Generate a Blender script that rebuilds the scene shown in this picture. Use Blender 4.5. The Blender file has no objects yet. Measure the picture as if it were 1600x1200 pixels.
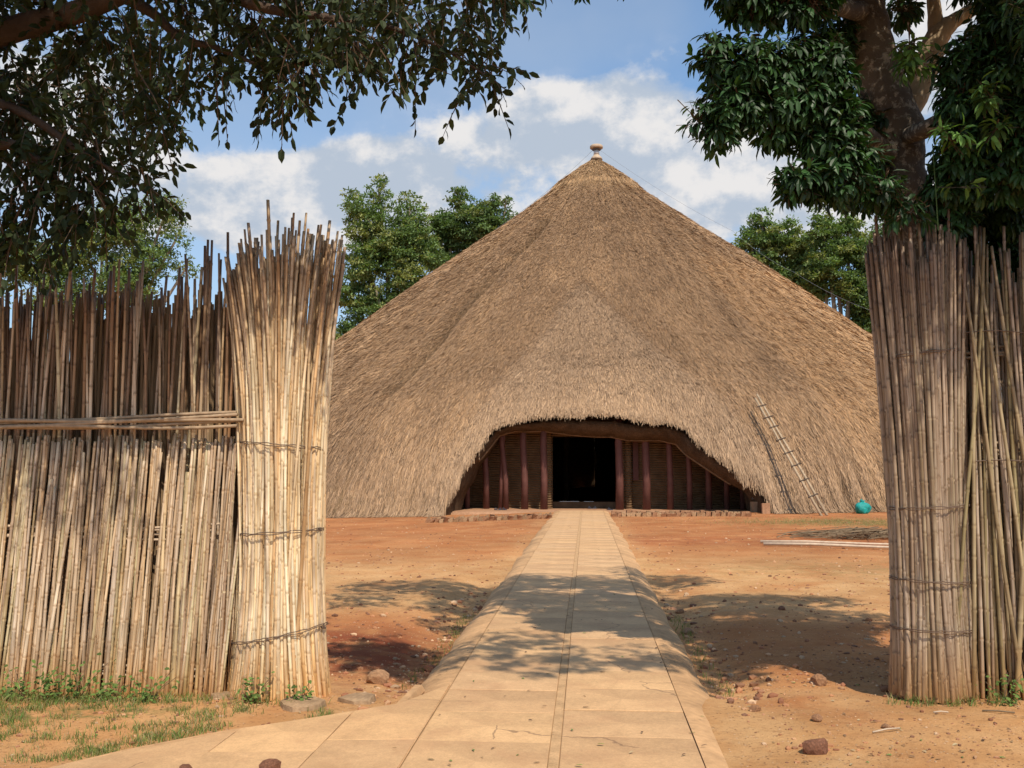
import bpy, math, random
import numpy as np
from mathutils import Vector, Matrix, Quaternion

random.seed(7); RNG = np.random.default_rng(11)
SC = bpy.context.scene; COL = SC.collection

# ------------------------------------------------------------------ camera
EYE = 1.6; FPX = 1500.0
PITCH = math.atan(132/FPX); YAW = math.atan(116*math.cos(PITCH)/FPX)
cd = bpy.data.cameras.new('camera'); cam = bpy.data.objects.new('camera', cd); COL.objects.link(cam)
cam.location = (0, 0, EYE); cam.rotation_euler = (math.pi/2+PITCH, 0, YAW)
cd.sensor_width = 36; cd.lens = FPX/1600*36; cd.clip_start = .05; cd.clip_end = 6000
SC.camera = cam

# ------------------------------------------------------------------ light
SUN_EL = math.radians(54); SUN_AZ = math.radians(25)      # azimuth measured from behind the camera towards the right
TO_SUN = Vector((math.sin(SUN_AZ)*math.cos(SUN_EL), -math.cos(SUN_AZ)*math.cos(SUN_EL), math.sin(SUN_EL)))
sl = bpy.data.lights.new('sun', 'SUN'); so = bpy.data.objects.new('sun', sl); COL.objects.link(so)
sl.energy = 4.7; sl.angle = math.radians(.55); sl.color = (1.0, .90, .75)
so.rotation_euler = (-TO_SUN).to_track_quat('-Z', 'Y').to_euler(); so.location = (5, -10, 20)
SC.view_settings.view_transform = 'Standard'; SC.view_settings.look = 'None'
SC.view_settings.exposure = 0.0; SC.view_settings.gamma = 1.0; SC.view_settings.use_curve_mapping = False

_ct, _st, _cy, _sy = math.cos(PITCH), math.sin(PITCH), math.cos(YAW), math.sin(YAW)
CF = Vector((-_sy*_ct, _cy*_ct, _st)); CR = Vector((_cy, _sy, 0)); CU = CR.cross(CF)
def ray(px, py):
    return (CF + CR*((px-800)/FPX) + CU*((600-py)/FPX))
def at_Y(px, py, Y):
    d = ray(px, py); return Vector((0, 0, EYE)) + d*(Y/d.y)
def at_z(px, py, z=0.0):
    d = ray(px, py); return Vector((0, 0, EYE)) + d*((z-EYE)/d.z)

# ------------------------------------------------------------------ world
W = bpy.data.worlds.new('World'); SC.world = W; W.use_nodes = True
nt = W.node_tree; nt.nodes.clear()
def N(tree, typ, **kw):
    n = tree.nodes.new(typ)
    for k, v in kw.items():
        if k.startswith('i_'):
            n.inputs[k[2:].replace('_', ' ')].default_value = v
        else: setattr(n, k, v)
    return n
def L(tree, a, b): tree.links.new(a, b)
def mth(tree, op, a, b=None, c=None, clamp=False):
    n = tree.nodes.new('ShaderNodeMath'); n.operation = op; n.use_clamp = clamp
    for i, v in enumerate((a, b, c)):
        if v is None: continue
        if isinstance(v, (int, float)): n.inputs[i].default_value = v
        else: tree.links.new(v, n.inputs[i])
    return n.outputs[0]
def vmth(tree, op, a, b=None):
    n = tree.nodes.new('ShaderNodeVectorMath'); n.operation = op
    for i, v in enumerate((a, b)):
        if v is None: continue
        if isinstance(v, (tuple, list, Vector)): n.inputs[i].default_value = v
        else: tree.links.new(v, n.inputs[i])
    return n
sky = N(nt, 'ShaderNodeTexSky', sky_type='NISHITA'); sky.sun_disc = False
sky.sun_elevation = SUN_EL; sky.sun_rotation = math.atan2(TO_SUN.x, TO_SUN.y)
sky.air_density = 1.0; sky.dust_density = .6; sky.ozone_density = 1.6
tc = N(nt, 'ShaderNodeTexCoord')
dirv = tc.outputs['Generated']
dst = vmth(nt, 'MULTIPLY', dirv, (1, 1, 1.35)).outputs[0]
def fbm(offset, scale, detail=7, rough=.56):
    o = vmth(nt, 'ADD', dst, offset).outputs[0]
    n = N(nt, 'ShaderNodeTexNoise'); n.inputs['Scale'].default_value = scale
    n.inputs['Detail'].default_value = detail; n.inputs['Roughness'].default_value = rough
    L(nt, o, n.inputs['Vector']); return n.outputs['Fac']
n1 = fbm((3.1, 1.7, .4), 5.4, 8, .6); n2 = fbm((3.1+.012, 1.7, .4+.04), 5.4, 8, .6)
blobs = [(455, 290, 150, 46, .28), (530, 262, 60, 34, .14), (655, 295, 50, 44, .15), (845, 185, 140, 45, .28), (965, 160, 90, 42, .16),
         (1110, 265, 150, 52, .22), (1215, 235, 60, 30, .14), (1040, 45, 60, 28, .22), (925, 72, 40, 18, .12), (120, 150, 130, 70, .2),
         (1490, 60, 160, 80, .2), (330, 350, 200, 40, .14), (1010, 255, 140, 60, .08), (790, 260, 200, 70, .05), (1330, 330, 200, 50, .12),
         (960, 20, 240, 55, -.24), (1180, 90, 90, 60, -.1), (600, 170, 180, 50, -.18), (340, 170, 90, 60, -.08)]
acc = None
for (bx, by, rx, ry, amp) in blobs:
    d0 = ray(bx, by).normalized()
    r_ = Vector((d0.y, -d0.x, 0)).normalized(); u_ = r_.cross(d0)
    if u_.z < 0: u_ = -u_
    a = mth(nt, 'DIVIDE', vmth(nt, 'DOT_PRODUCT', dirv, tuple(r_)).outputs['Value'], rx/FPX*1.3)
    b = mth(nt, 'DIVIDE', mth(nt, 'SUBTRACT', vmth(nt, 'DOT_PRODUCT', dirv, tuple(u_)).outputs['Value'], 0.0), ry/FPX*1.3)
    q = mth(nt, 'ADD', mth(nt, 'MULTIPLY', a, a), mth(nt, 'MULTIPLY', b, b))
    front = mth(nt, 'GREATER_THAN', vmth(nt, 'DOT_PRODUCT', dirv, tuple(d0)).outputs['Value'], 0)
    g = mth(nt, 'MULTIPLY', mth(nt, 'MULTIPLY', mth(nt, 'EXPONENT', mth(nt, 'MULTIPLY', q, -1)), amp), front)
    acc = g if acc is None else mth(nt, 'ADD', acc, g)
dens = mth(nt, 'ADD', n1, acc)
ramp = N(nt, 'ShaderNodeMapRange', interpolation_type='SMOOTHSTEP'); ramp.inputs['From Min'].default_value = .48; ramp.inputs['From Max'].default_value = .66
L(nt, dens, ramp.inputs['Value'])
veil = N(nt, 'ShaderNodeMapRange', interpolation_type='SMOOTHSTEP'); veil.inputs['From Min'].default_value = .40; veil.inputs['From Max'].default_value = .62
L(nt, fbm((7.7, 2.1, 5.3), 2.1, 5, .5), veil.inputs['Value'])
veil2 = mth(nt, 'MULTIPLY', veil.outputs[0], .45)
cover = mth(nt, 'MAXIMUM', ramp.outputs[0], veil2)
lit = N(nt, 'ShaderNodeMapRange', interpolation_type='SMOOTHSTEP'); lit.inputs['From Min'].default_value = -.05; lit.inputs['From Max'].default_value = .085
L(nt, mth(nt, 'SUBTRACT', n1, n2), lit.inputs['Value'])
lit2 = mth(nt, 'MULTIPLY', lit.outputs[0], ramp.outputs[0])
ccol = N(nt, 'ShaderNodeMix', data_type='RGBA'); ccol.inputs['A'].default_value = (4.6, 5.3, 6.3, 1); ccol.inputs['B'].default_value = (7.9, 7.75, 7.7, 1)
L(nt, lit2, ccol.inputs['Factor'])
skt = N(nt, 'ShaderNodeMix', data_type='RGBA', blend_type='MULTIPLY'); skt.inputs['Factor'].default_value = 1.0; skt.inputs['B'].default_value = (1.35, 1.6, 1.7, 1)
L(nt, sky.outputs[0], skt.inputs['A'])
mx = N(nt, 'ShaderNodeMix', data_type='RGBA'); L(nt, cover, mx.inputs['Factor']); L(nt, skt.outputs['Result'], mx.inputs['A']); L(nt, ccol.outputs['Result'], mx.inputs['B'])
bg = N(nt, 'ShaderNodeBackground'); bg.inputs['Strength'].default_value = .105
L(nt, mx.outputs['Result'], bg.inputs['Color'])
wo = N(nt, 'ShaderNodeOutputWorld'); L(nt, bg.outputs[0], wo.inputs['Surface'])
W.cycles.sampling_method = 'MANUAL'; W.cycles.sample_map_resolution = 512

# ------------------------------------------------------------------ numpy noise
def _h(ix, iy, s):
    h = (ix.astype(np.int64)*374761393 + iy.astype(np.int64)*668265263 + s*2147483647) & 0xffffffff
    h = ((h ^ (h >> 13))*1274126177) & 0xffffffff
    return ((h ^ (h >> 16)) & 0xffff)/65535.0
def vnoise(x, y, s=0):
    x = np.asarray(x, float); y = np.asarray(y, float)
    ix = np.floor(x); iy = np.floor(y); fx = x-ix; fy = y-iy
    fx = fx*fx*(3-2*fx); fy = fy*fy*(3-2*fy)
    a = _h(ix, iy, s); b = _h(ix+1, iy, s); c = _h(ix, iy+1, s); d = _h(ix+1, iy+1, s)
    return (a*(1-fx)+b*fx)*(1-fy)+(c*(1-fx)+d*fx)*fy
def fnoise(x, y, s=0, o=4, g=.5):
    t = 0; a = 1; n = 0
    for k in range(o):
        t = t+a*vnoise(x*2**k+17*k, y*2**k-9*k, s+k); n += a; a *= g
    return t/n
def sstep(a, b, x):
    t = np.clip((x-a)/(b-a), 0, 1); return t*t*(3-2*t)

# ------------------------------------------------------------------ object helpers
def tag(o, label=None, cat=None, group=None, kind=None):
    if label: o['label'] = label
    if cat: o['category'] = cat
    if group: o['group'] = group
    if kind: o['kind'] = kind
    return o
def empty(name, loc=(0, 0, 0)):
    o = bpy.data.objects.new(name, None); COL.objects.link(o); o.location = loc; o.empty_display_size = .2
    return o
def link(name, me, parent=None, loc=None):
    o = bpy.data.objects.new(name, me); COL.objects.link(o)
    if parent is not None:
        o.parent = parent
    if loc is not None: o.location = loc
    return o
def npmesh(name, verts, faces, mat=None, smooth=False, col=None):
    """verts (n,3); faces: list of (k,m) index arrays"""
    me = bpy.data.meshes.new(name)
    verts = np.ascontiguousarray(verts, dtype=np.float32)
    if isinstance(faces, np.ndarray): faces = [faces]
    tot = np.concatenate([np.full(len(f), f.shape[1], np.int32) for f in faces])
    idx = np.concatenate([f.ravel() for f in faces]).astype(np.int32)
    me.vertices.add(len(verts)); me.vertices.foreach_set('co', verts.ravel())
    me.loops.add(len(idx)); me.loops.foreach_set('vertex_index', idx)
    me.polygons.add(len(tot)); st = np.concatenate([[0], np.cumsum(tot)[:-1]]).astype(np.int32)
    me.polygons.foreach_set('loop_start', st)
    me.polygons.foreach_set('use_smooth', np.full(len(tot), smooth))
    if col is not None:
        at = me.color_attributes.new('Col', 'FLOAT_COLOR', 'POINT')
        c = np.ones((len(verts), 4), np.float32); c[:, :3] = col; at.data.foreach_set('color', c.ravel())
    me.update(calc_edges=True); me.validate()
    if mat: me.materials.append(mat)
    return me
class MB:
    """collects pieces of one mesh"""
    def __init__(s): s.v = []; s.f = []; s.n = 0
    def add(s, v, f):
        v = [tuple(p) for p in v]
        s.v += v; s.f += [tuple(i+s.n for i in q) for q in f]; s.n += len(v)
    def box(s, c, d, rz=0, jit=0):
        c = Vector(c); M = Matrix.Rotation(rz, 3, 'Z'); v = []
        for x in (-.5, .5):
            for y in (-.5, .5):
                for z in (-.5, .5):
                    v.append(c+M@Vector(((x+random.uniform(-jit, jit))*d[0], (y+random.uniform(-jit, jit))*d[1], (z+random.uniform(-jit, jit))*d[2])))
        s.add(v, [(0, 1, 3, 2), (4, 6, 7, 5), (0, 4, 5, 1), (2, 3, 7, 6), (0, 2, 6, 4), (1, 5, 7, 3)])
    def tube(s, pts, rad, n=6, caps=True, ref=None):
        pts = [Vector(p) for p in pts]; m = len(pts)
        if isinstance(rad, (int, float)): rad = [rad]*m
        v = []; f = []; up = None
        for i, p in enumerate(pts):
            t = (pts[min(i+1, m-1)]-pts[max(i-1, 0)])
            if t.length < 1e-9: t = Vector((0, 0, 1))
            t.normalize()
            if up is None:
                up = Vector((0, 0, 1)) if abs(t.z) < .9 else Vector((1, 0, 0))
            a = t.cross(up).normalized(); up = a.cross(t).normalized()
            for k in range(n):
                th = 2*math.pi*k/n; v.append(p+(a*math.cos(th)+up*math.sin(th))*rad[i])
        for i in range(m-1):
            for k in range(n):
                k2 = (k+1) % n; f.append((i*n+k, i*n+k2, (i+1)*n+k2, (i+1)*n+k))
        if caps: f.append(tuple(range(n-1, -1, -1))); f.append(tuple(range((m-1)*n, m*n)))
        s.add(v, f)
    def lathe(s, prof, c=(0, 0, 0), n=24, cap=True):
        v = []; f = []; m = len(prof)
        for r, z in prof:
            for k in range(n):
                th = 2*math.pi*k/n; v.append((c[0]+r*math.cos(th), c[1]+r*math.sin(th), c[2]+z))
        for i in range(m-1):
            for k in range(n):
                k2 = (k+1) % n; f.append((i*n+k, i*n+k2, (i+1)*n+k2, (i+1)*n+k))
        if cap: f.append(tuple(range(n-1, -1, -1))); f.append(tuple(range((m-1)*n, m*n)))
        s.add(v, f)
    def mesh(s, name, mat, smooth=False):
        me = bpy.data.meshes.new(name); me.from_pydata(s.v, [], s.f); me.update()
        if mat: me.materials.append(mat)
        if smooth: me.polygons.foreach_set('use_smooth', [True]*len(me.polygons))
        return me
    def build(s, name, mat, parent=None, smooth=False, loc=None):
        return link(name, s.mesh(name, mat, smooth), parent, loc)

# ------------------------------------------------------------------ materials
def mat(name, base=(.5, .5, .5), rough=.8, spec=.3, noise=None, bump=None, attr=False, rnd=None, stretch=(1, 1, 1), trans=0, metal=0, extra=None):
    """noise=(scale, dark mult, light mult); bump=(scale, strength, distance); rnd=(lo, hi) per-object multiply"""
    m = bpy.data.materials.new(name); m.use_nodes = True; t = m.node_tree; t.nodes.clear()
    out = N(t, 'ShaderNodeOutputMaterial'); b = N(t, 'ShaderNodeBsdfPrincipled')
    b.inputs['Roughness'].default_value = rough; b.inputs['Specular IOR Level'].default_value = spec; b.inputs['Metallic'].default_value = metal
    L(t, b.outputs[0], out.inputs['Surface'])
    tcn = N(t, 'ShaderNodeTexCoord'); mp = N(t, 'ShaderNodeMapping'); mp.inputs['Scale'].default_value = stretch
    L(t, tcn.outputs['Object'], mp.inputs['Vector'])
    if attr:
        an = N(t, 'ShaderNodeAttribute', attribute_name='Col'); cur = an.outputs['Color']
    else:
        rgb = N(t, 'ShaderNodeRGB'); rgb.outputs[0].default_value = (*base, 1); cur = rgb.outputs[0]
    def mul(cur, fac_out):
        mm = N(t, 'ShaderNodeMix', data_type='RGBA', blend_type='MULTIPLY'); mm.inputs['Factor'].default_value = 1
        L(t, cur, mm.inputs['A']); L(t, fac_out, mm.inputs['B']); return mm.outputs['Result']
    if noise:
        for (sc, lo, hi) in (noise if isinstance(noise, list) else [noise]):
            nn = N(t, 'ShaderNodeTexNoise'); nn.inputs['Scale'].default_value = sc; nn.inputs['Detail'].default_value = 6; nn.inputs['Roughness'].default_value = .6
            L(t, mp.outputs[0], nn.inputs['Vector'])
            mr = N(t, 'ShaderNodeMapRange'); mr.inputs['From Min'].default_value = .3; mr.inputs['From Max'].default_value = .7
            mr.inputs['To Min'].default_value = lo; mr.inputs['To Max'].default_value = hi
            L(t, nn.outputs['Fac'], mr.inputs['Value']); cur = mul(cur, mr.outputs[0])
    if rnd:
        oi = N(t, 'ShaderNodeObjectInfo'); cr = N(t, 'ShaderNodeValToRGB'); cr.color_ramp.interpolation = 'LINEAR'
        els = cr.color_ramp.elements
        for i, c in enumerate(rnd):
            e = els[i] if i < 2 else els.new(i/(len(rnd)-1))
            e.position = i/(len(rnd)-1); e.color = (*c, 1)
        L(t, oi.outputs['Random'], cr.inputs[0]); cur = mul(cur, cr.outputs[0])
    L(t, cur, b.inputs['Base Color'])
    if bump:
        bs = bump if isinstance(bump, list) else [bump]
        prev = None
        for (sc, st, dist) in bs:
            nb = N(t, 'ShaderNodeTexNoise'); nb.inputs['Scale'].default_value = sc; nb.inputs['Detail'].default_value = 8; nb.inputs['Roughness'].default_value = .65
            L(t, mp.outputs[0], nb.inputs['Vector'])
            bn = N(t, 'ShaderNodeBump'); bn.inputs['Strength'].default_value = st; bn.inputs['Distance'].default_value = dist
            L(t, nb.outputs['Fac'], bn.inputs['Height'])
            if prev: L(t, prev, bn.inputs['Normal'])
            prev = bn.outputs[0]
        L(t, prev, b.inputs['Normal'])
    if trans:
        tr = N(t, 'ShaderNodeBsdfTranslucent'); L(t, mul(cur, N(t, 'ShaderNodeRGB').outputs[0]), tr.inputs['Color'])
        [n for n in t.nodes if n.type == 'RGB'][-1].outputs[0].default_value = (1.5, 1.7, .6, 1)
        ms = N(t, 'ShaderNodeMixShader'); ms.inputs[0].default_value = trans
        L(t, b.outputs[0], ms.inputs[1]); L(t, tr.outputs[0], ms.inputs[2]); L(t, ms.outputs[0], out.inputs['Surface'])
    m['_b'] = b.name
    return m
M = {}
M['slab'] = mat('slab', (.62, .385, .20), .85, .2, [(.9, .76, 1.14), (5, .88, 1.08), (28, .9, 1.06), (90, .86, 1.1)], [(40, .25, .01), (260, .25, .004)], rnd=[(.9, .88, .86), (1, 1, 1), (.96, .93, .88), (1.05, 1.04, 1.0)])
M['strip'] = mat('strip', (.50, .31, .16), .9, .1, [(6, .75, 1.2), (70, .85, 1.15)], (60, .4, .01))
M['haunch'] = mat('haunch', (.54, .32, .16), .9, .15, [(1.7, .7, 1.2), (14, .85, 1.15)], [(12, .5, .03), (90, .5, .01)])
M['stone'] = mat('stone', (.36, .22, .13), .9, .2, [(5, .6, 1.3), (40, .8, 1.2)], (30, .6, .02), rnd=[(.6, .5, .45), (1.1, 1.0, .9), (.8, .6, .5), (1.3, 1.2, 1.15)])
M['redstone'] = mat('redstone', (.29, .13, .075), .9, .2, [(8, .5, 1.3)], (30, .7, .03))
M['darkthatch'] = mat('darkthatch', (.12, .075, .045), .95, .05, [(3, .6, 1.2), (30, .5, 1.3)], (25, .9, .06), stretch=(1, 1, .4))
M['rim'] = mat('rim', (.22, .13, .07), .95, .05, [(2, .7, 1.2), (40, .6, 1.3)], (40, .8, .03))
M['roofbase'] = mat('roofbase', (.25, .165, .095), .95, .05, [(3, .7, 1.2), (30, .6, 1.3)], (25, .9, .06))
M['straw'] = mat('straw', attr=True, rough=.75, spec=.25)
M['post'] = mat('post', (.13, .05, .038), .65, .3, [(3, .7, 1.2), (25, .85, 1.1)], (20, .3, .01))
M['edge_a'] = mat('edge_a', (.38, .19, .10), .95, .1, [(9, .5, 1.3)], (30, .8, .03))
M['edge_b'] = mat('edge_b', (.44, .26, .14), .95, .1, [(9, .5, 1.3)], (30, .8, .03))
M['platform'] = mat('platform', (.40, .22, .125), .9, .1, [(1, .8, 1.15), (12, .8, 1.15)], (20, .5, .02))
M['metal'] = mat('metal', (.55, .52, .5), .45, .5, (5, .8, 1.1), metal=.3)
M['capm'] = mat('capm', (.50, .38, .27), .7, .3, (6, .8, 1.1))
M['darkmetal'] = mat('darkmetal', (.09, .09, .1), .5, .4)
M['wire'] = mat('wire', (.13, .085, .06), .7, .3)
M['cable'] = mat('cable', (.25, .27, .3), .6, .3)
M['ladder'] = mat('ladder', (.42, .31, .2), .8, .2, (12, .7, 1.2))
M['rung'] = mat('rung', (.10, .07, .05), .85, .2, (12, .7, 1.2))
M['teal'] = mat('teal', (.01, .30, .27), .45, .4, [(4, .8, 1.2)], (9, .9, .06))
M['block'] = mat('block', (.34, .23, .14), .9, .1, [(5, .7, 1.2)], (20, .6, .02))
M['log'] = mat('log', (.10, .085, .07), .85, .1, [(8, .7, 1.2)], (20, .6, .02))
M['palepole'] = mat('palepole', (.58, .44, .31), .7, .3, [(9, .75, 1.1)])
M['brush'] = mat('brush', (.20, .14, .085), .9, .1)
M['sandal'] = mat('sandal', (.05, .055, .075), .6, .3)
M['barkL'] = mat('barkL', (.085, .058, .042), .9, .15, [(4, .6, 1.3)], (18, .9, .03))
M['barkB'] = mat('barkB', (.28, .22, .16), .9, .15, [(1, .7, 1.2)], None)
M['barkT'] = mat('barkT', (.36, .27, .17), .85, .15, [(5, .7, 1.2)], (22, .7, .02))
M['leafL'] = mat('leafL', attr=True, rough=.6, spec=.16, trans=.12)
M['rail'] = mat('rail', (.36, .25, .155), .6, .3, [(20, .7, 1.2)])
M['backreed'] = mat('backreed', (.26, .175, .10), .8, .1, [(14, .6, 1.3)], stretch=(4, 4, .3))
M['leafR'] = mat('leafR', attr=True, rough=.46, spec=.35, trans=.14)
M['leafB'] = mat('leafB', attr=True, rough=.6, spec=.2, trans=.28)
M['grass'] = mat('grass', attr=True, rough=.7, spec=.2, trans=.2)
M['twig'] = mat('twig', (.09, .06, .04), .9, .1)
M['debris'] = mat('debris', attr=True, rough=.85, spec=.1)
M['concrete'] = mat('concrete', (.36, .235, .135), .9, .15, [(4, .7, 1.2), (30, .8, 1.2)], (25, .6, .02))
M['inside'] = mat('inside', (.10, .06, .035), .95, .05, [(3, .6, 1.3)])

def reedmat(name, ramp_, green=.0):
    m = mat(name, (1, 1, 1), .48, .38, None, None, rnd=ramp_)
    t = m.node_tree; b = t.nodes[m['_b']]
    src = b.inputs['Base Color'].links[0].from_socket
    def mul(a, c, fac=1.0):
        mm = N(t, 'ShaderNodeMix', data_type='RGBA', blend_type='MULTIPLY'); mm.inputs['Factor'].default_value = fac
        L(t, a, mm.inputs['A']); L(t, c, mm.inputs['B']); return mm.outputs['Result']
    an = N(t, 'ShaderNodeAttribute', attribute_name='Col'); cur = mul(src, an.outputs['Color'])
    oi = N(t, 'ShaderNodeObjectInfo'); tcn = N(t, 'ShaderNodeTexCoord')
    sh = N(t, 'ShaderNodeVectorMath'); sh.operation = 'ADD'
    cmb = N(t, 'ShaderNodeCombineXYZ'); L(t, mth(t, 'MULTIPLY', oi.outputs['Random'], 37.0), cmb.inputs[0]); L(t, mth(t, 'MULTIPLY', oi.outputs['Random'], 91.0), cmb.inputs[2])
    L(t, tcn.outputs['Object'], sh.inputs[0]); L(t, cmb.outputs[0], sh.inputs[1])
    mp = N(t, 'ShaderNodeMapping'); mp.inputs['Scale'].default_value = (30, 30, 2.2); L(t, sh.outputs[0], mp.inputs['Vector'])
    nn = N(t, 'ShaderNodeTexNoise'); nn.inputs['Scale'].default_value = 1; nn.inputs['Detail'].default_value = 5; L(t, mp.outputs[0], nn.inputs['Vector'])
    cr = N(t, 'ShaderNodeValToRGB'); e = cr.color_ramp.elements; e[0].position = .3; e[0].color = (.5, .44, .38, 1); e[1].position = .62; e[1].color = (1.08, 1.08, 1.1, 1)
    L(t, nn.outputs['Fac'], cr.inputs[0]); cur = mul(cur, cr.outputs[0])
    # weathered grey tips, earth-stained feet (world height of the piece of reed)
    sx = N(t, 'ShaderNodeSeparateXYZ'); L(t, tcn.outputs['Object'], sx.inputs[0])
    mr = N(t, 'ShaderNodeMapRange', interpolation_type='SMOOTHSTEP'); mr.inputs['From Min'].default_value = 2.35; mr.inputs['From Max'].default_value = 3.2; L(t, sx.outputs['Z'], mr.inputs['Value'])
    mg = N(t, 'ShaderNodeMix', data_type='RGBA', blend_type='MULTIPLY'); mg.inputs['B'].default_value = (.55, .5, .48, 1)
    L(t, mr.outputs[0], mg.inputs['Factor']); L(t, cur, mg.inputs['A'])
    mr2 = N(t, 'ShaderNodeMapRange', interpolation_type='SMOOTHSTEP'); mr2.inputs['From Min'].default_value = .55; mr2.inputs['From Max'].default_value = 0; L(t, sx.outputs['Z'], mr2.inputs['Value'])
    mg2 = N(t, 'ShaderNodeMix', data_type='RGBA', blend_type='MULTIPLY'); mg2.inputs['B'].default_value = (.92, .72, .5, 1)
    L(t, mr2.outputs[0], mg2.inputs['Factor']); L(t, mg.outputs['Result'], mg2.inputs['A'])
    L(t, mg2.outputs['Result'], b.inputs['Base Color'])
    return m
M['reedL'] = reedmat('reedL', [(0.546, 0.408, 0.261), (0.721, 0.562, 0.377), (0.481, 0.318, 0.174), (0.787, 0.623, 0.435), (0.569, 0.480, 0.281), (0.721, 0.511, 0.291), (0.655, 0.531, 0.396), (0.415, 0.286, 0.184), (0.809, 0.653, 0.464)])
M['reedB'] = reedmat('reedB', [(0.788, 0.571, 0.336), (0.860, 0.720, 0.473), (0.652, 0.403, 0.187), (0.860, 0.753, 0.522), (0.832, 0.582, 0.296), (0.742, 0.582, 0.404), (0.860, 0.783, 0.552)])
M['reedR'] = reedmat('reedR', [(0.383, 0.286, 0.190), (0.473, 0.371, 0.271), (0.304, 0.212, 0.140), (0.506, 0.403, 0.291), (0.404, 0.318, 0.200), (0.449, 0.349, 0.261)])  # duller, greyer reed tones for the right post and fence
M['reedG'] = reedmat('reedG', [(0.381, 0.318, 0.161), (0.318, 0.232, 0.134), (0.467, 0.375, 0.215), (0.393, 0.300, 0.170), (0.318, 0.260, 0.125)])
M['reedD'] = reedmat('reedD', [(0.275, 0.172, 0.097), (0.378, 0.250, 0.150), (0.411, 0.219, 0.097), (0.240, 0.162, 0.107), (0.458, 0.323, 0.193)])

# ground material: laterite earth with tan worn zones, shape of the wear is its own
def ground_mat():
    m = bpy.data.materials.new('ground'); m.use_nodes = True; t = m.node_tree; b = t.nodes['Principled BSDF']
    b.inputs['Roughness'].default_value = .95; b.inputs['Specular IOR Level'].default_value = .1
    tcn = N(t, 'ShaderNodeTexCoord'); P = tcn.outputs['Object']
    def noi(sc, det=6, ro=.6, st=(1, 1, 1)):
        mp = N(t, 'ShaderNodeMapping'); mp.inputs['Scale'].default_value = st; L(t, P, mp.inputs['Vector'])
        n = N(t, 'ShaderNodeTexNoise'); n.inputs['Scale'].default_value = sc; n.inputs['Detail'].default_value = det; n.inputs['Roughness'].default_value = ro
        L(t, mp.outputs[0], n.inputs['Vector']); return n.outputs['Fac']
    def rng(v, a, c, lo=0., hi=1.):
        r = N(t, 'ShaderNodeMapRange', interpolation_type='SMOOTHSTEP'); r.inputs['From Min'].default_value = a; r.inputs['From Max'].default_value = c
        r.inputs['To Min'].default_value = lo; r.inputs['To Max'].default_value = hi; L(t, v, r.inputs['Value']); return r.outputs[0]
    def mixc(f, a, c, mode='MIX'):
        x = N(t, 'ShaderNodeMix', data_type='RGBA', blend_type=mode)
        if isinstance(f, float): x.inputs['Factor'].default_value = f
        else: L(t, f, x.inputs['Factor'])
        for s_, v in (('A', a), ('B', c)):
            if isinstance(v, tuple): x.inputs[s_].default_value = (*v, 1)
            else: L(t, v, x.inputs[s_])
        return x.outputs['Result']
    an = N(t, 'ShaderNodeAttribute', attribute_name='Col')     # zones of soil: R tan, G grass, B deep red and painted tree shade
    sp = N(t, 'ShaderNodeSeparateColor'); L(t, an.outputs['Color'], sp.inputs[0])
    base = mixc(rng(noi(1.1, 5, .6, (1, 1, 1)), .35, .65), (.40, .155, .055), (.47, .215, .085))
    tanc = mixc(rng(noi(2.3, 6), .35, .65), (.50, .265, .11), (.57, .33, .15))
    c = mixc(mth(t, 'MULTIPLY', sp.outputs[0], rng(noi(.9, 4), .2, .55), clamp=True), base, tanc)
    c = mixc(mth(t, 'MULTIPLY', sp.outputs[2], rng(noi(2.5, 4), .3, .6), clamp=True), c, (.27, .075, .032))
    c = mixc(mth(t, 'MULTIPLY', sp.outputs[1], rng(noi(5, 6, .7), .42, .6), clamp=True), c, (.17, .16, .055))
    c = mixc(rng(noi(22, 6, .7), .25, .5, .62, 0.), c, (.20, .09, .045))
    # grit: pale and dark specks
    vo = N(t, 'ShaderNodeTexVoronoi'); vo.inputs['Scale'].default_value = 34; L(t, P, vo.inputs['Vector'])
    spk = mth(t, 'MULTIPLY', rng(vo.outputs['Distance'], .28, .16), mth(t, 'GREATER_THAN', noi(13, 2), .53))
    vc = N(t, 'ShaderNodeSeparateColor'); L(t, vo.outputs['Color'], vc.inputs[0])
    gc = mixc(mth(t, 'GREATER_THAN', vc.outputs[0], .55), (.17, .075, .045), (.66, .46, .30))
    c = mixc(mth(t, 'MULTIPLY', spk, .8), c, gc)
    c = mixc(1.0, c, rng(noi(.35, 4), .3, .7, .86, 1.12), 'MULTIPLY')
    L(t, c, b.inputs['Base Color'])
    b1 = N(t, 'ShaderNodeBump'); b1.inputs['Strength'].default_value = .55; b1.inputs['Distance'].default_value = .05; L(t, noi(9, 8, .7), b1.inputs['Height'])
    b2 = N(t, 'ShaderNodeBump'); b2.inputs['Strength'].default_value = .6; b2.inputs['Distance'].default_value = .012; L(t, noi(75, 5, .7), b2.inputs['Height'])
    L(t, b1.outputs[0], b2.inputs['Normal'])
    b3 = N(t, 'ShaderNodeBump'); b3.inputs['Strength'].default_value = .7; b3.inputs['Distance'].default_value = .01; L(t, spk, b3.inputs['Height']); L(t, b2.outputs[0], b3.inputs['Normal'])
    L(t, b3.outputs[0], b.inputs['Normal'])
    return m
M['ground'] = ground_mat()

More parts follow.
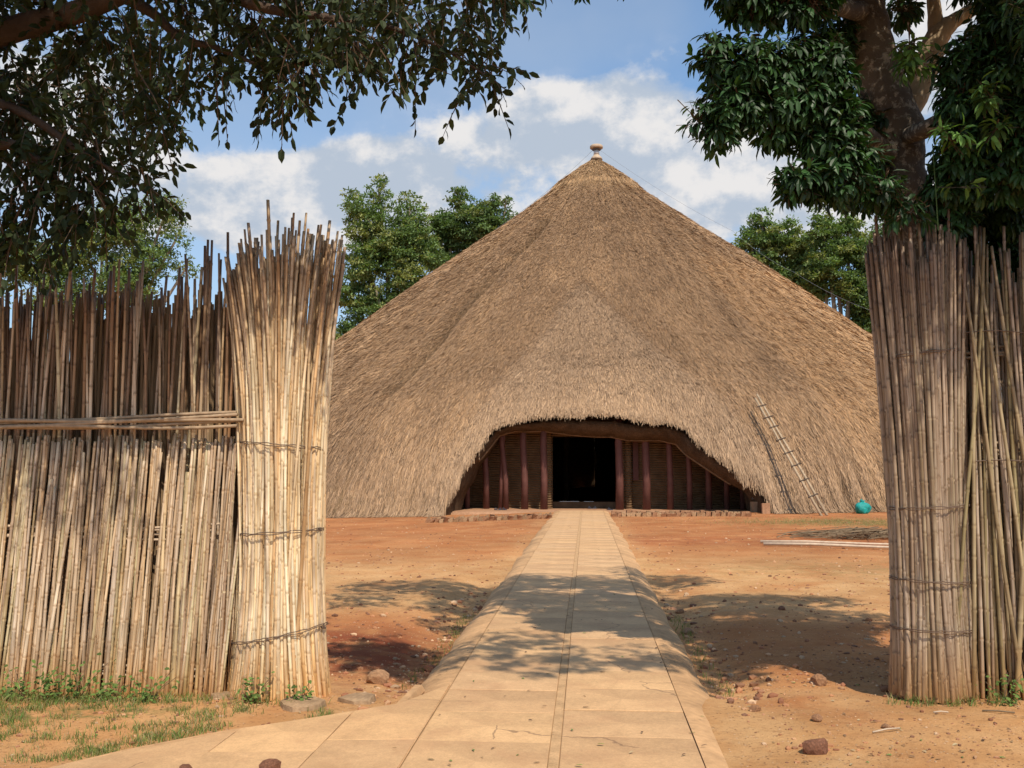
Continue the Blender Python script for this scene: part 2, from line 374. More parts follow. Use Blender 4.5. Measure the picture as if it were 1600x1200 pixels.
def cracks():
    m = M['slab']; t = m.node_tree; b = t.nodes[m['_b']]; src = b.inputs['Base Color'].links[0].from_socket
    g = N(t, 'ShaderNodeNewGeometry'); n0 = N(t, 'ShaderNodeTexNoise'); n0.inputs['Scale'].default_value = 2.2; n0.inputs['Detail'].default_value = 6; L(t, g.outputs['Position'], n0.inputs['Vector'])
    mixv = N(t, 'ShaderNodeMix', data_type='VECTOR'); mixv.inputs['Factor'].default_value = .25; L(t, g.outputs['Position'], mixv.inputs['A']); L(t, n0.outputs['Color'], mixv.inputs['B'])
    vo = N(t, 'ShaderNodeTexVoronoi', feature='DISTANCE_TO_EDGE'); vo.inputs['Scale'].default_value = .9; L(t, mixv.outputs['Result'], vo.inputs['Vector'])
    r = N(t, 'ShaderNodeMapRange'); r.inputs['From Min'].default_value = .0015; r.inputs['From Max'].default_value = .005; r.inputs['To Min'].default_value = 1; r.inputs['To Max'].default_value = 0; L(t, vo.outputs['Distance'], r.inputs['Value'])
    n1_ = N(t, 'ShaderNodeTexNoise'); n1_.inputs['Scale'].default_value = .8; L(t, g.outputs['Position'], n1_.inputs['Vector'])
    k = mth(t, 'MULTIPLY', r.outputs[0], mth(t, 'GREATER_THAN', n1_.outputs['Fac'], .52)); k = mth(t, 'MULTIPLY', k, .65)
    # red dust trodden over the slabs, more towards the borders
    n2_ = N(t, 'ShaderNodeTexNoise'); n2_.inputs['Scale'].default_value = 1.7; n2_.inputs['Detail'].default_value = 8; n2_.inputs['Roughness'].default_value = .7; L(t, g.outputs['Position'], n2_.inputs['Vector'])
    r2 = N(t, 'ShaderNodeMapRange', interpolation_type='SMOOTHSTEP'); r2.inputs['From Min'].default_value = .46; r2.inputs['From Max'].default_value = .68; r2.inputs['To Max'].default_value = .5; L(t, n2_.outputs['Fac'], r2.inputs['Value'])
    x0_ = N(t, 'ShaderNodeMix', data_type='RGBA'); L(t, r2.outputs[0], x0_.inputs['Factor']); L(t, src, x0_.inputs['A']); x0_.inputs['B'].default_value = (.43, .235, .12, 1)
    x = N(t, 'ShaderNodeMix', data_type='RGBA'); L(t, k, x.inputs['Factor']); L(t, x0_.outputs['Result'], x.inputs['A']); x.inputs['B'].default_value = (.17, .10, .06, 1)
    L(t, x.outputs['Result'], b.inputs['Base Color'])
cracks()
def bark_mat():
    m = mat('bark_lichen', (.125, .10, .075), .85, .2, [(3, .7, 1.25)], [(14, 1., .03), (50, .6, .01)])
    t = m.node_tree; b = t.nodes[m['_b']]; src = b.inputs['Base Color'].links[0].from_socket
    tcn = N(t, 'ShaderNodeTexCoord')
    n = N(t, 'ShaderNodeTexNoise'); n.inputs['Scale'].default_value = 15; n.inputs['Detail'].default_value = 8; n.inputs['Roughness'].default_value = .7
    L(t, tcn.outputs['Object'], n.inputs['Vector'])
    r = N(t, 'ShaderNodeMapRange'); r.inputs['From Min'].default_value = .52; r.inputs['From Max'].default_value = .6; L(t, n.outputs['Fac'], r.inputs['Value'])
    x = N(t, 'ShaderNodeMix', data_type='RGBA'); L(t, r.outputs[0], x.inputs['Factor']); L(t, src, x.inputs['A']); x.inputs['B'].default_value = (.36, .31, .24, 1)
    L(t, x.outputs['Result'], b.inputs['Base Color']); return m
M['bark'] = bark_mat()
def wall_mat():
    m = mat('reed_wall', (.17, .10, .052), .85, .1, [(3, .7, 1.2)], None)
    t = m.node_tree; b = t.nodes[m['_b']]
    tcn = N(t, 'ShaderNodeTexCoord'); w = N(t, 'ShaderNodeTexWave', wave_type='BANDS', bands_direction='Z'); w.inputs['Scale'].default_value = 3.2; w.inputs['Distortion'].default_value = .6; w.inputs['Detail'].default_value = 2
    L(t, tcn.outputs['Object'], w.inputs['Vector']); bn = N(t, 'ShaderNodeBump'); bn.inputs['Distance'].default_value = .04; L(t, w.outputs['Fac'], bn.inputs['Height']); L(t, bn.outputs[0], b.inputs['Normal'])
    return m
M['wall'] = wall_mat()

# ================================================================== SETTING
PATH_X = -.19; HALF = .82
def side_z(x, Y):
    """height of the earth"""
    x = np.asarray(x, float); Y = np.asarray(Y, float)
    near = sstep(6.6, 8.2, Y)
    base = -.035 - near*.085 + sstep(26, 34, Y)*.06
    dx = np.abs(x-PATH_X)
    gully = -.10*np.exp(-((dx-1.32)/.35)**2)*sstep(6.9, 8.2, Y)*(1-sstep(13, 19, Y))
    tilt = -.036*np.maximum(0, -x-1.5)*sstep(10, 34, Y)*np.exp(-np.maximum(0, Y-80)/60)
    tilt = np.maximum(tilt, -.8)
    amp = .02+.03*sstep(6.5, 7.5, Y)*(1-sstep(11, 16, Y))
    rough = (fnoise(x*1.3, Y*1.3, 3, 4)-.5)*amp*2 + (fnoise(x*6, Y*6, 9, 3)-.5)*.018
    edge = sstep(.0, .5, dx-HALF-.2)
    return base+gully+tilt+rough*edge
def gz(x, Y): return float(side_z(x, Y))
xs = np.unique(np.concatenate([np.arange(-6, 6.001, .055), np.arange(6, 16, .4), -np.arange(6, 16, .4), np.geomspace(16, 1500, 26), -np.geomspace(16, 1500, 26)]))
ys = np.unique(np.concatenate([np.arange(2, 13, .055), np.arange(13, 44, .16), np.geomspace(44, 3000, 30), -np.geomspace(1, 300, 12), [0, 1]]))
ysn = ys[np.concatenate([[True], np.diff(ys) > 1e-3])]; xsn = xs[np.concatenate([[True], np.diff(xs) > 1e-3])]
GX, GY = np.meshgrid(xsn, ysn); GZ = side_z(GX, GY)
nx, ny = len(xsn), len(ysn)
I = np.arange(nx*ny).reshape(ny, nx)
q = np.stack([I[:-1, :-1], I[:-1, 1:], I[1:, 1:], I[1:, :-1]], -1).reshape(-1, 4)
fn = fnoise(GX*.6, GY*.6, 21, 4)
tanz = (1-sstep(7.4, 9.5, GY))*.85 + sstep(10.5, 12.5, GY)*(1-sstep(17, 23, GY+fn*3))*1.0
tanz = np.clip(tanz + .5*np.exp(-((np.abs(GX-PATH_X)-1.25)/.3)**2), 0, 1)
grassz = sstep(.42, .6, fnoise(GX*1.4, GY*1.4, 5, 4))*(GX < -1.4)*(1-sstep(6.5, 7.1, GY))*sstep(4.9, 5.8, GY)
grassz = np.maximum(grassz, np.exp(-((GX-8.4)/2.7)**2-((GY-31)/1.6)**2)*1.4)
grassz = np.maximum(grassz, .35*np.exp(-((GX-4.5)/3)**2-((GY-17)/1.6)**2))
redshadez = np.exp(-((GX+2.4)/1.3)**2-((GY-9.2)/1.4)**2)*1.3 + .5*np.exp(-((GY-23.5)/1.8)**2)*(GX > 1.0) + .25*sstep(20, 28, GY)  # deep red earth; the near left patch paints the tree's cast shade
zc = np.stack([tanz, np.clip(grassz, 0, 1), np.clip(redshadez, 0, 1)], -1).reshape(-1, 3)
ground = link('ground', npmesh('ground', np.stack([GX, GY, GZ], -1).reshape(-1, 3), q, M['ground'], True, zc)); tag(ground, kind='structure')

# ---- path: separate slabs, centre strip, sloping haunches, widened apron
path = tag(empty('path', (PATH_X, 4, 0)), kind='structure')
def slab(poly, name='paving_slab', top=0.0, th=.09, inset=.003, m='slab', parent=path, bev=.004, wob=0.003):
    c = sum((Vector((p[0], p[1], 0)) for p in poly), Vector())/len(poly); v = []; k = len(poly)
    rz = random.uniform(-wob, wob); tx = random.uniform(-wob, wob)
    for lvl, (ins, z) in enumerate(((inset, top-th), (inset, top-bev*.7), (inset+bev, top))):
        for p in poly:
            d = Vector((p[0], p[1], 0))-c; dl = d.length; d = d*(1-(ins*1.35)/dl)
            v.append((d.x, d.y, z+rz+tx*d.y*.6))
    f = [tuple(range(2*k, 3*k))]
    for lv in range(2):
        for i in range(k): f.append((lv*k+i, lv*k+(i+1) % k, (lv+1)*k+(i+1) % k, (lv+1)*k+i))
    o = MB(); o.add(v, f); ob = o.build(name, M[m], parent)
    ob.location = (c.x-parent.location.x, c.y-parent.location.y, 0)
    return ob
STR = .03
for sgn in (-1, 1):
    Y = 3.6 + (0 if sgn < 0 else .33)
    for k in range(60):
        ln = random.choice((.62, .7, .78, .9, .74)); Y2 = min(Y+ln, 37.2)
        x0, x1 = sorted((PATH_X+sgn*STR, PATH_X+sgn*HALF))
        slab([(x0, Y), (x1, Y), (x1, Y2), (x0, Y2)])
        Y = Y2
        if Y >= 37.1: break
b_ = MB(); b_.box((0, 20.4-4, -.034), (2*HALF+.02, 33.6, .04)); b_.build('joint_sand', M['strip'], path)
b_ = MB(); yy = 3.6
while yy < 37:
    b_.box((0, yy+.65-4, -.030), (.057, 1.297, .05)); yy += 1.3
b_.build('centre_strip', M['strip'], path)
def haunch(sgn):
    Ys = np.arange(3.6, 37.4, .12); rows = []
    for Y in Ys:
        w = .27*(1 if Y > 7 else .65+.35*max(0, (Y-5)/2))+.05*(vnoise(Y*1.1, 0, 31+sgn)-.5)+.03*(vnoise(Y*4., 3, 11)-.5)
        n_ = .006*(vnoise(Y*3, 7, 5)-.5)
        pts = [(HALF+.004, -.004+n_), (HALF+.06, -.008+n_), (HALF+.06+w*.45, -.045+n_*2), (HALF+.06+w*.85, -.11+.03*(vnoise(Y*2.5, 1, 8)-.5)), (HALF+.07+w, -.24), (HALF-.02, -.3)]
        rows.append([(PATH_X+sgn*a-path.location.x, Y-4, z) for a, z in pts])
    v = np.array(rows).reshape(-1, 3); k = 6; n = len(rows)
    I = np.arange(n*k).reshape(n, k); q = np.stack([I[:-1, :-1], I[:-1, 1:], I[1:, 1:], I[1:, :-1]], -1).reshape(-1, 4)
    if sgn < 0: q = q[:, ::-1]
    link('path_edge', npmesh('path_edge', v, q, M['haunch'], True), path)
haunch(-1); haunch(1)
# apron at lower left
curve = [(655, 1068), (625, 1098), (500, 1119), (350, 1141), (200, 1170), (60, 1203), (-120, 1240)]
cw = [at_z(px, py, 0.0) for px, py in curve]
xl = PATH_X-HALF-.012
def cx_at(x):
    for a, b2 in zip(cw, cw[1:]):
        if b2.x <= x <= a.x: return a.y+(b2.y-a.y)*(x-a.x)/(b2.x-a.x)
    return cw[0].y if x > cw[0].x else cw[-1].y
cuts = [xl, -1.55, -2.15, -2.9, -3.7]
for i in range(4):
    a, b2 = cuts[i], cuts[i+1]; ya, yb = cx_at(a), cx_at(b2); ym = cx_at((a+b2)/2)
    if i == 0: ya = cw[0].y
    lo = 3.4; split = [5.75, 5.45, 5.2, 4.6][i]
    if min(ya, yb) > split+.1:
        slab([(b2, split), (a-.0, split+.06), (a, ya), ((a+b2)/2, ym), (b2, yb)], inset=.004)
        slab([(b2, lo), (a, lo), (a, split+.06), (b2, split)], inset=.004)
    else: slab([(b2, lo), (a, lo), (a, ya), ((a+b2)/2, ym), (b2, yb)], inset=.004)
# broken edge concrete under the apron rim
b_ = MB(); pts = [Vector((p.x-path.location.x, p.y-.03-4, -.045)) for p in cw]; b_.tube(pts, .05, 6); b_.build('path_edge', M['haunch'], path)

# ================================================================== HUT
HY = 62.0; HX = at_Y(932, 400, HY).x; RB = 26.0
def prof_z(r):
    r = np.asarray(r, float); u = np.maximum(0, r-22)
    return 21.5-.75*r-.125*u*u+.35*np.exp(-(r/5.)**2)+.28*np.exp(-((r-11)/6.)**2)
_pr = np.linspace(0, 27, 2000); _pz = prof_z(_pr)
def prof_r(z):
    return np.interp(-np.asarray(z, float), -_pz, _pr)
# azimuth 0 faces the camera; positive to the right
def onhut(az, r, z): return Vector((HX+r*math.sin(az), HY-r*math.cos(az), z))
def hit(px, py):
    d = ray(px, py); o = Vector((0, 0, EYE)); t = 20.0/d.y
    while t < 90/d.y:
        p = o+d*t; rr = math.hypot(p.x-HX, p.y-HY)
        if rr < float(prof_r(min(p.z, 21.4))): return math.atan2(p.x-HX, HY-p.y), rr, p.z
        t += .03/d.y
    return None
arch = [(694, 800), (700, 786), (706, 773), (722, 750), (726, 734), (745, 714), (760, 694), (775, 674), (800, 664), (850, 657), (900, 658), (958, 658), (988, 664), (1040, 666), (1066, 673), (1082, 690), (1110, 710), (1150, 738), (1178, 756), (1192, 772), (1198, 785), (1203, 800)]
ah = [hit(*p) for p in arch]
A_AZ = np.array([h[0] for h in ah]); A_Z = np.array([h[2] for h in ah]); A_Z[0] = A_Z[-1] = -.6
AZ0, AZ1 = A_AZ[0], A_AZ[-1]; AZM = .5*(AZ0+AZ1)
def edge_z(az):
    az = np.asarray(az, float)
    return np.where((az <= AZ0) | (az >= AZ1), -.6, np.interp(az, A_AZ, A_Z))
gro = [hit(*p) for p in ((862, 338), (835, 372), (790, 415), (735, 470), (690, 530), (640, 585), (590, 640))]
G_AZ = np.array([g[0] for g in gro])[::-1]; G_R = np.array([g[1] for g in gro])[::-1]
wtop = hit(905, 438); wl = hit(720, 700); wr = hit(1195, 650)
def wedge(az, r):
    """thickened porch thatch: 0..1"""
    t = (r-wtop[1])/(24-wtop[1])
    w0 = wtop[0]+(AZ0*.95-wtop[0])*np.clip(t, 0, 1.2); w1 = wtop[0]+(AZ1*.98-wtop[0])*np.clip(t, 0, 1.2)**.8
    m = sstep(-.035, .03, az-w0)*sstep(-.035, .03, w1-az)*sstep(-.12, .25, t)
    return m
def disp(az, r):
    az = np.asarray(az, float); r = np.asarray(r, float)
    d = (fnoise(az*26, r*.35, 41, 4)-.5)*.26 + (fnoise(az*90, r*1.2, 43, 3)-.5)*.08 - .035*((r*.55+fnoise(az*9, r*0, 44, 3)*1.5) % 1.0)
    ga = np.interp(r, G_R[np.argsort(G_R)], G_AZ[np.argsort(G_R)])
    dd = (az-ga)*r
    inr = sstep(G_R.min()-.3, G_R.min()+.4, r)*(1-sstep(G_R.max()-2.5, G_R.max()+1, r))
    d = d-.30*np.exp(-(dd/.28)**2)*inr+.14*np.exp(-((dd+.8)/.5)**2)*inr
    d = d+.30*wedge(az, r)+.35*np.exp(-((az-AZM)/.17)**2)*sstep(19, 23.5, r)
    d = d+.16*(1-sstep(2.75, 3.0, r))
    low = sstep(24.3, 26, r)
    d = d+low*(fnoise(az*60, r*.1, 47, 3)-.5)*.8
    return d
def surf(az, r, lift=0.):
    """numpy: point of thatch for azimuth, profile radius"""
    z = prof_z(r); dz = disp(az, r)+lift
    nrz = .8-.25*sstep(22, 26, r); nrr = np.sqrt(1-nrz*nrz)
    rr = r+dz*nrr; zz = z+dz*nrz*sstep(-.2, .8, 26-r+.2)
    return np.stack([HX+rr*np.sin(az), HY-rr*np.cos(az), zz], -1)
hut = tag(empty('thatched_hut', (HX, 36.3, 0)), 'huge conical thatched hut with a low arched entrance behind the reed fence', 'hut')
HL = hut.location.copy()
def rel(v): return np.asarray(v)-np.array(HL)
azs = np.concatenate([np.linspace(-math.pi, -1.35, 50, endpoint=False), np.linspace(-1.35, -.6, 160, endpoint=False), np.linspace(-.6, .6, 620, endpoint=False), np.linspace(.6, 1.35, 160, endpoint=False), np.linspace(1.35, math.pi, 50)])
NT = 150
AZG = np.repeat(azs[None], NT, 0); tt = np.linspace(0, 1, NT)[:, None]
r_end = prof_r(edge_z(azs))[None]
RG = .32+(r_end-.32)*tt**.85
SV = surf(AZG, RG)
I = np.arange(NT*len(azs)).reshape(NT, -1); q = np.stack([I[:-1, :-1], I[1:, :-1], I[1:, 1:], I[:-1, 1:]], -1).reshape(-1, 4)
roof = link('roof', npmesh('roof', rel(SV.reshape(-1, 3)), q, M['roofbase'], True), hut)
# straw
def straw(nb, azlo, azhi, rlo, rhi, L0, L1, W0, W1, rgen=None, edge=False):
    g = RNG
    if edge:
        az = g.uniform(azlo, azhi, nb); r = prof_r(edge_z(az))-np.abs(g.normal(0, .22, nb))
    else:
        u = g.random(nb); r = np.sqrt(rlo**2+u*(rhi**2-rlo**2)); az = g.uniform(azlo, azhi, nb)
        keep = prof_z(r) > edge_z(az)+.02; az = az[keep]; r = r[keep]
    n = len(az)
    ln = g.uniform(L0, L1, n); w = g.uniform(W0, W1, n); lift0 = g.uniform(-.03, .05, n)
    p0 = surf(az, r, lift0)
    # porch fan: straw over the arch hangs straight down
    da = g.normal(0, .19, n)*ln/np.maximum(r, 1.)
    r2 = np.minimum(r+ln*.8, 26.4); 
    p1 = surf(az+da, r2, lift0+g.uniform(.0, .09, n))
    dirv_ = p1-p0; dirv_ /= np.linalg.norm(dirv_, axis=1)[:, None]+1e-9
    tip = p0+dirv_*ln[:, None]
    low = sstep(24.0, 26, r)[:, None]
    tip = tip+np.array([0, 0, -1])*low*ln[:, None]*.45
    tip[:, 2] = np.maximum(tip[:, 2], side_z(tip[:, 0], tip[:, 1])+.01)
    tang = np.stack([np.cos(az), np.sin(az), np.zeros(n)], -1)
    tilt = g.normal(0, .5, n)[:, None]
    nrm = np.cross(dirv_, tang); wv = (tang*np.cos(tilt)+nrm*np.sin(tilt))*w[:, None]*.5
    V = np.stack([p0-wv, p0+wv, tip+wv*.55, tip-wv*.55], 1)
    big = fnoise(az*14, r*.3, 61, 4); sm = g.random(n)
    old = np.array([.345, .215, .115]); new = np.array([.58, .375, .20]); gray = np.array([.36, .255, .165]); dk = np.array([.15, .10, .06])
    k = np.clip(.10+.75*sstep(.45, .62, big)*.45+g.normal(0, .18, n), 0, 1)[:, None]
    C = old*(1-k)+new*k
    we = wedge(az, r)[:, None]; C = C*(1-we*.45)+np.array([.52, .375, .24])*we*.45
    cap = (1-sstep(2.6, 4.5, r+g.normal(0, .3, n)))[:, None]; C = C*(1-cap*.5)+np.array([.60, .40, .20])*cap*.5
    rp = (sstep(.395, .43, az)*sstep(10, 13, r))[:, None]*.5; C = C*(1-rp)+np.array([.62, .38, .18])*rp
    gg = (sm < .30)[:, None]; C = np.where(gg, C*.45+gray*.55, C)
    lw = sstep(23.0, 26, r)[:, None]; C = C*(1-lw*.35)+gray*lw*.35
    dkm = (g.random(n) < .03+.10*lw[:, 0])[:, None]; C = np.where(dkm, C*.3+dk*.7, C)
    ga = np.interp(r, np.sort(G_R), G_AZ[np.argsort(G_R)]); inr = (r > G_R.min())*(r < G_R.max()-1.)
    gm = (np.exp(-((az-ga)*r/.22)**2)*inr)[:, None]*.55; C = C*(1-gm)+dk*gm
    C = C*np.array([.94, .90, .885])*g.uniform(.70, 1.27, n)[:, None]
    return V.reshape(-1, 3), np.repeat(C, 4, 0), n
parts = [straw(560000, -.72, .72, .4, 26.2, .18, .5, .010, .028),
         straw(60000, -.42, .42, 21.5, 26.3, .3, .7, .012, .036),
         straw(12000, AZ0, AZ1, 0, 0, .22, .55, .012, .034, edge=True),
         straw(80000, .72, 1.5, .4, 26.2, .3, .7, .02, .05), straw(80000, -1.5, -.72, .4, 26.2, .3, .7, .02, .05),
         straw(12000, 1.5, 2.2, .4, 26.2, .6, 1.2, .06, .14), straw(12000, -2.2, -1.5, .4, 26.2, .6, 1.2, .06, .14)]
V = np.concatenate([p[0] for p in parts]); C = np.concatenate([p[1] for p in parts]); n = sum(p[2] for p in parts)
th = link('thatch', npmesh('thatch', rel(V), np.arange(n*4).reshape(n, 4), M['straw'], False, C), roof); tag(th, kind='stuff')
# underside and rim of the arch
def ringpts(az, inner, drop, shrink):
    z = np.interp(az, A_AZ, A_Z); pv = AZ0+.12*(AZ1-AZ0); a2 = pv+(az-pv)*shrink
    r = prof_r(np.maximum(z, -.3))+.25
    e = np.clip((az-AZM)/(.5*(AZ1-AZ0)), -1, 1); k = np.where(e < 0, 1-1.15*np.abs(e)**1.5, 1-.55*np.abs(e)**2); k = np.clip(k, .05, 1)
    return a2, r-inner, z-drop*np.where(drop > 0, k, 1)
aa = np.linspace(AZ0, AZ1, 160)
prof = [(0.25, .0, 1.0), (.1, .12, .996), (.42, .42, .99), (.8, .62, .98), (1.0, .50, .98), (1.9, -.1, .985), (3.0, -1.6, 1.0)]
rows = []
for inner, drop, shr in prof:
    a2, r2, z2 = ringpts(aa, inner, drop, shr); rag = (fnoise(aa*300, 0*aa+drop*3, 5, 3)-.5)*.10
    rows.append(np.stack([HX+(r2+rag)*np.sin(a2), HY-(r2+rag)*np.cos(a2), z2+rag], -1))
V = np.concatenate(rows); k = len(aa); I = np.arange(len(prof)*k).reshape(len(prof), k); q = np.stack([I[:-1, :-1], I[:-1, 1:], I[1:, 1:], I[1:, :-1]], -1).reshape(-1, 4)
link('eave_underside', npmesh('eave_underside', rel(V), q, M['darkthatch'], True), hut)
a2, r2, z2 = ringpts(aa, .82, .60, .979)
b_ = MB(); b_.tube([onhut(a, r, z)-HL for a, r, z in zip(a2, r2, z2)][10:-10], .045, 8); b_.build('eave_rim', M['rim'], hut, True)
# walls, floor, posts
RW, RP, FLZ = 22.1, 22.95, -.05
def az_px(px, R): # azimuth on a cylinder R for picture column
    d = ray(px, 760); t = 30/d.y
    while True:
        p = d*t
        if math.hypot(p.x-HX, p.y-HY) < R: return math.atan2(p.x-HX, HY-p.y)
        t += .02/d.y
def wallarc(px0, px1, z0, z1, name='wall', thick=.16, ext0=None, ext1=None):
    a0 = ext0 if ext0 is not None else az_px(px0, RW); a1 = ext1 if ext1 is not None else az_px(px1, RW)
    n = max(3, int(abs(a1-a0)*40)); v = []; f = []
    for i in range(n+1):
        a = a0+(a1-a0)*i/n
        for r, z in ((RW, z0), (RW, z1), (RW-thick, z1), (RW-thick, z0)): v.append(onhut(a, r, z)-HL)
    for i in range(n):
        for k in range(4): f.append((i*4+k, (i+1)*4+k, (i+1)*4+(k+1) % 4, i*4+(k+1) % 4))
    f += [(0, 1, 2, 3), (n*4+3, n*4+2, n*4+1, n*4)]
    o = MB(); o.add(v, f); return o.build(name, M['wall'], hut)
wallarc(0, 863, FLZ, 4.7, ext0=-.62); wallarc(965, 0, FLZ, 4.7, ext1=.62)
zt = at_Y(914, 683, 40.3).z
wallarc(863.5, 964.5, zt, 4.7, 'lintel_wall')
def boxpart(name, az, R, z0, z1, wd, dp, m, parent=hut):
    b = MB(); b.box((0, 0, (z0+z1)/2), (wd, dp, z1-z0)); o = b.build(name, M[m], parent); o.location = onhut(az, R, 0)-HL; o.rotation_euler = (0, 0, az); return o
posts = [(706, 8, 0), (730, 8, 0), (760, 9, -.01), (782, 6, .015), (791, 8, -.02), (820, 10, -.006), (850, 10, 0), (968, 11, 0), (1010, 11, 0), (1047, 9, 0), (1077, 8, 0), (1107, 9, 0), (1135, 8, 0), (1160, 8, 0)]
for px, wpx, ln in posts:
    a = az_px(px, RP); rad = wpx/1500*40/2*1.05; b = MB()
    b.tube([(0, 0, FLZ-.02), (ln*2+.01, 0, 1.2), (ln*8-.02, 0, 2.6), (ln*12, 0, 3.75)], [rad*1.06, rad, rad*.96, rad*.9], 12)
    o = b.build('post', M['post'], hut, True); o.location = onhut(a, RP, 0)-HL
for px in (857, 982): # thick bound reed jambs
    b = MB(); prf = []
    z = FLZ-.01
    while z < 4.3: prf += [(.13, z), (.15, z+.05), (.13, z+.1)]; z += .105
    b.lathe(prf, n=12); o = b.build('door_jamb', M['wall'], hut, True); o.location = onhut(az_px(px, RW+.1), RW+.16, 0)-HL
boxpart('hanging_board', az_px(993, RW), RW+.12, at_Y(993, 750, 41).z, 4.2, .22, .06, 'post')
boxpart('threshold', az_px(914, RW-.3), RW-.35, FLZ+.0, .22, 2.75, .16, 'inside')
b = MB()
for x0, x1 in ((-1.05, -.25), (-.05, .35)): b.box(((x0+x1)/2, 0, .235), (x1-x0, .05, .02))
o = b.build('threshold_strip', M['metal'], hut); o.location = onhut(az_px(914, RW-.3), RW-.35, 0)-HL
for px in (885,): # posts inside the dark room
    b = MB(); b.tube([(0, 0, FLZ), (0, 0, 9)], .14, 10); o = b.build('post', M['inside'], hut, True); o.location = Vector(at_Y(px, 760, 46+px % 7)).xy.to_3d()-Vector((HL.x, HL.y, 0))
# floor / veranda platform as one solid with rounded front lip
def platform():
    n = 60; v = []; f = []
    for i in range(n+1):
        a = az_px(695, 25.2)+(az_px(1185, 25.2)-az_px(695, 25.2))*i/n
        a_in = a*1.0
        for r, z in ((12, FLZ), (25.25, FLZ), (25.4, FLZ-.03), (25.5, FLZ-.08), (25.52, -.5)):
            v.append(onhut(a_in, r+.06*(float(vnoise(a*150, 0, 3))-.5)*(r > 20), z)-HL)
    for i in range(n):
        for k in range(4): f.append((i*5+k, i*5+k+1, (i+1)*5+k+1, (i+1)*5+k))
    b = MB(); b.add(v, f); b.build('veranda_floor', M['platform'], hut, True)
platform()
# vent finial
vb = at_Y(932, 247, HY); vent = MB()
ventp = MB(); ventp.lathe([(.40, -.12), (.36, 0), (.27, .10), (.20, .17), (.19, .2)], n=24); vo_ = ventp.build('vent', M['capm'], hut, True); vo_.location = vb-HL
def vpart(name, prof, m):
    b = MB(); b.lathe(prof, n=24); return b.build(name, M[m], vo_, True)
vpart('pipe', [(.19, .19), (.18, .5)], 'metal'); vpart('collar', [(.19, .5), (.28, .53), (.30, .56), (.2, .585)], 'darkmetal'); vpart('spindle', [(.07, .58), (.07, .66)], 'darkmetal')
vpart('cap', [(.40, .64), (.43, .67), (.43, .80), (.36, .86), (.15, .89), (.02, .895)], 'capm')
# conductor cables
def cable(pts, r=.010):
    pts = [Vector(p) for p in pts]; out = []
    for a, b2 in zip(pts, pts[1:]):
        for k in range(8): out.append(a.lerp(b2, k/8)-Vector((0, 0, .25*4*(k/8)*(1-k/8))))
    out.append(pts[-1]); b = MB(); b.tube([p-HL for p in out], r, 5); b.build('cable', M['cable'], hut)
cable([vb+Vector((-.28, 0, .5)), onhut(-1.45, 6.6, float(prof_z(6.6))+.35)])
cable([vb+Vector((.3, 0, .48)), at_Y(1145, 361, 66), at_Y(1240, 425, 66), at_Y(1376, 490, 66), at_Y(1640, 660, 67)], .007)

# brick/laterite edging in front of the veranda
def edging(px0, px1, py, lab, ymid):
    e = tag(empty('stone_edging', at_z((px0+px1)/2, py, -.08)), lab, 'edging', 'stone edgings before the veranda')
    p0 = at_z(px0, py, -.08); p1 = at_z(px1, py, -.08); n = 26 if px1-px0 < 200 else 28
    me = []
    for s in range(4):
        b = MB(); b.box((0, 0, 0), (1, 1, 1), jit=.26); me.append(b.mesh('edging_stone', M['edge_a'] if s % 2 else M['edge_b']))
    for i in range(n):
        for row in (0, 1):
            u = (i+.5+random.uniform(-.2, .2))/n; p = p0.lerp(p1, u)
            o = link('edging_stone', random.choice(me), e); sx = (p1-p0).length/n*random.uniform(.8, 1.05)
            o.location = Vector((p.x, p.y+row*.35+random.uniform(-.03, .03), gz(p.x, p.y)+.05+row*.03))-e.location
            o.scale = (sx, random.uniform(.16, .26), random.uniform(.12, .2)); o.rotation_euler = (0, 0, random.uniform(-.15, .15))
edging(664, 862, 811, 'rough red stone edging left of the path, before the veranda', 0)
edging(956, 1172, 808, 'rough red stone edging right of the path, before the veranda', 0)

# ladder on thatch
ladder = tag(empty('wooden_ladder', at_z(1284, 803, -.05)), 'rough pole ladder leaning against the thatch right of the entrance', 'ladder')
def lp(px, py, off=.28):
    h = hit(px, py)
    return onhut(h[0], h[1]+off*.7, h[2]+off*.6) if h else None
topc = lp(1171, 643, .95); bc = at_z(1284, 804, -.06); bc.y -= .9; bc = Vector((bc.x*.985, bc.y, bc.z))
ax = (topc-bc).normalized(); side = ax.cross(Vector((0, -1, .6))).normalized()
if side.x < 0: side = -side
half = .075
LLo = ladder.location.copy()
for s in (-1, 1):
    b = MB(); b.tube([bc+side*s*half*1.3-LLo, bc.lerp(topc, .35)+side*s*half-LLo+Vector((.03*s, 0, 0)), topc.lerp(bc, .3)+side*s*half*.95-LLo, topc+side*s*half+ax*.1*s-LLo], [.052, .048, .044, .04], 6); b.build('side_rail', M['ladder'], ladder, True)
for i in range(8):
    u = (804-[657, 674, 688, 706, 724, 741, 760, 780][i])/(804-643); c = bc.lerp(topc, u)-LLo+Vector((0, -.04, .0))
    b = MB(); b.tube([c-side*.19-ax*.02, c+side*.2+ax*random.uniform(-.01, .05)], .034, 6); b.build('rung', M['rung'], ladder)

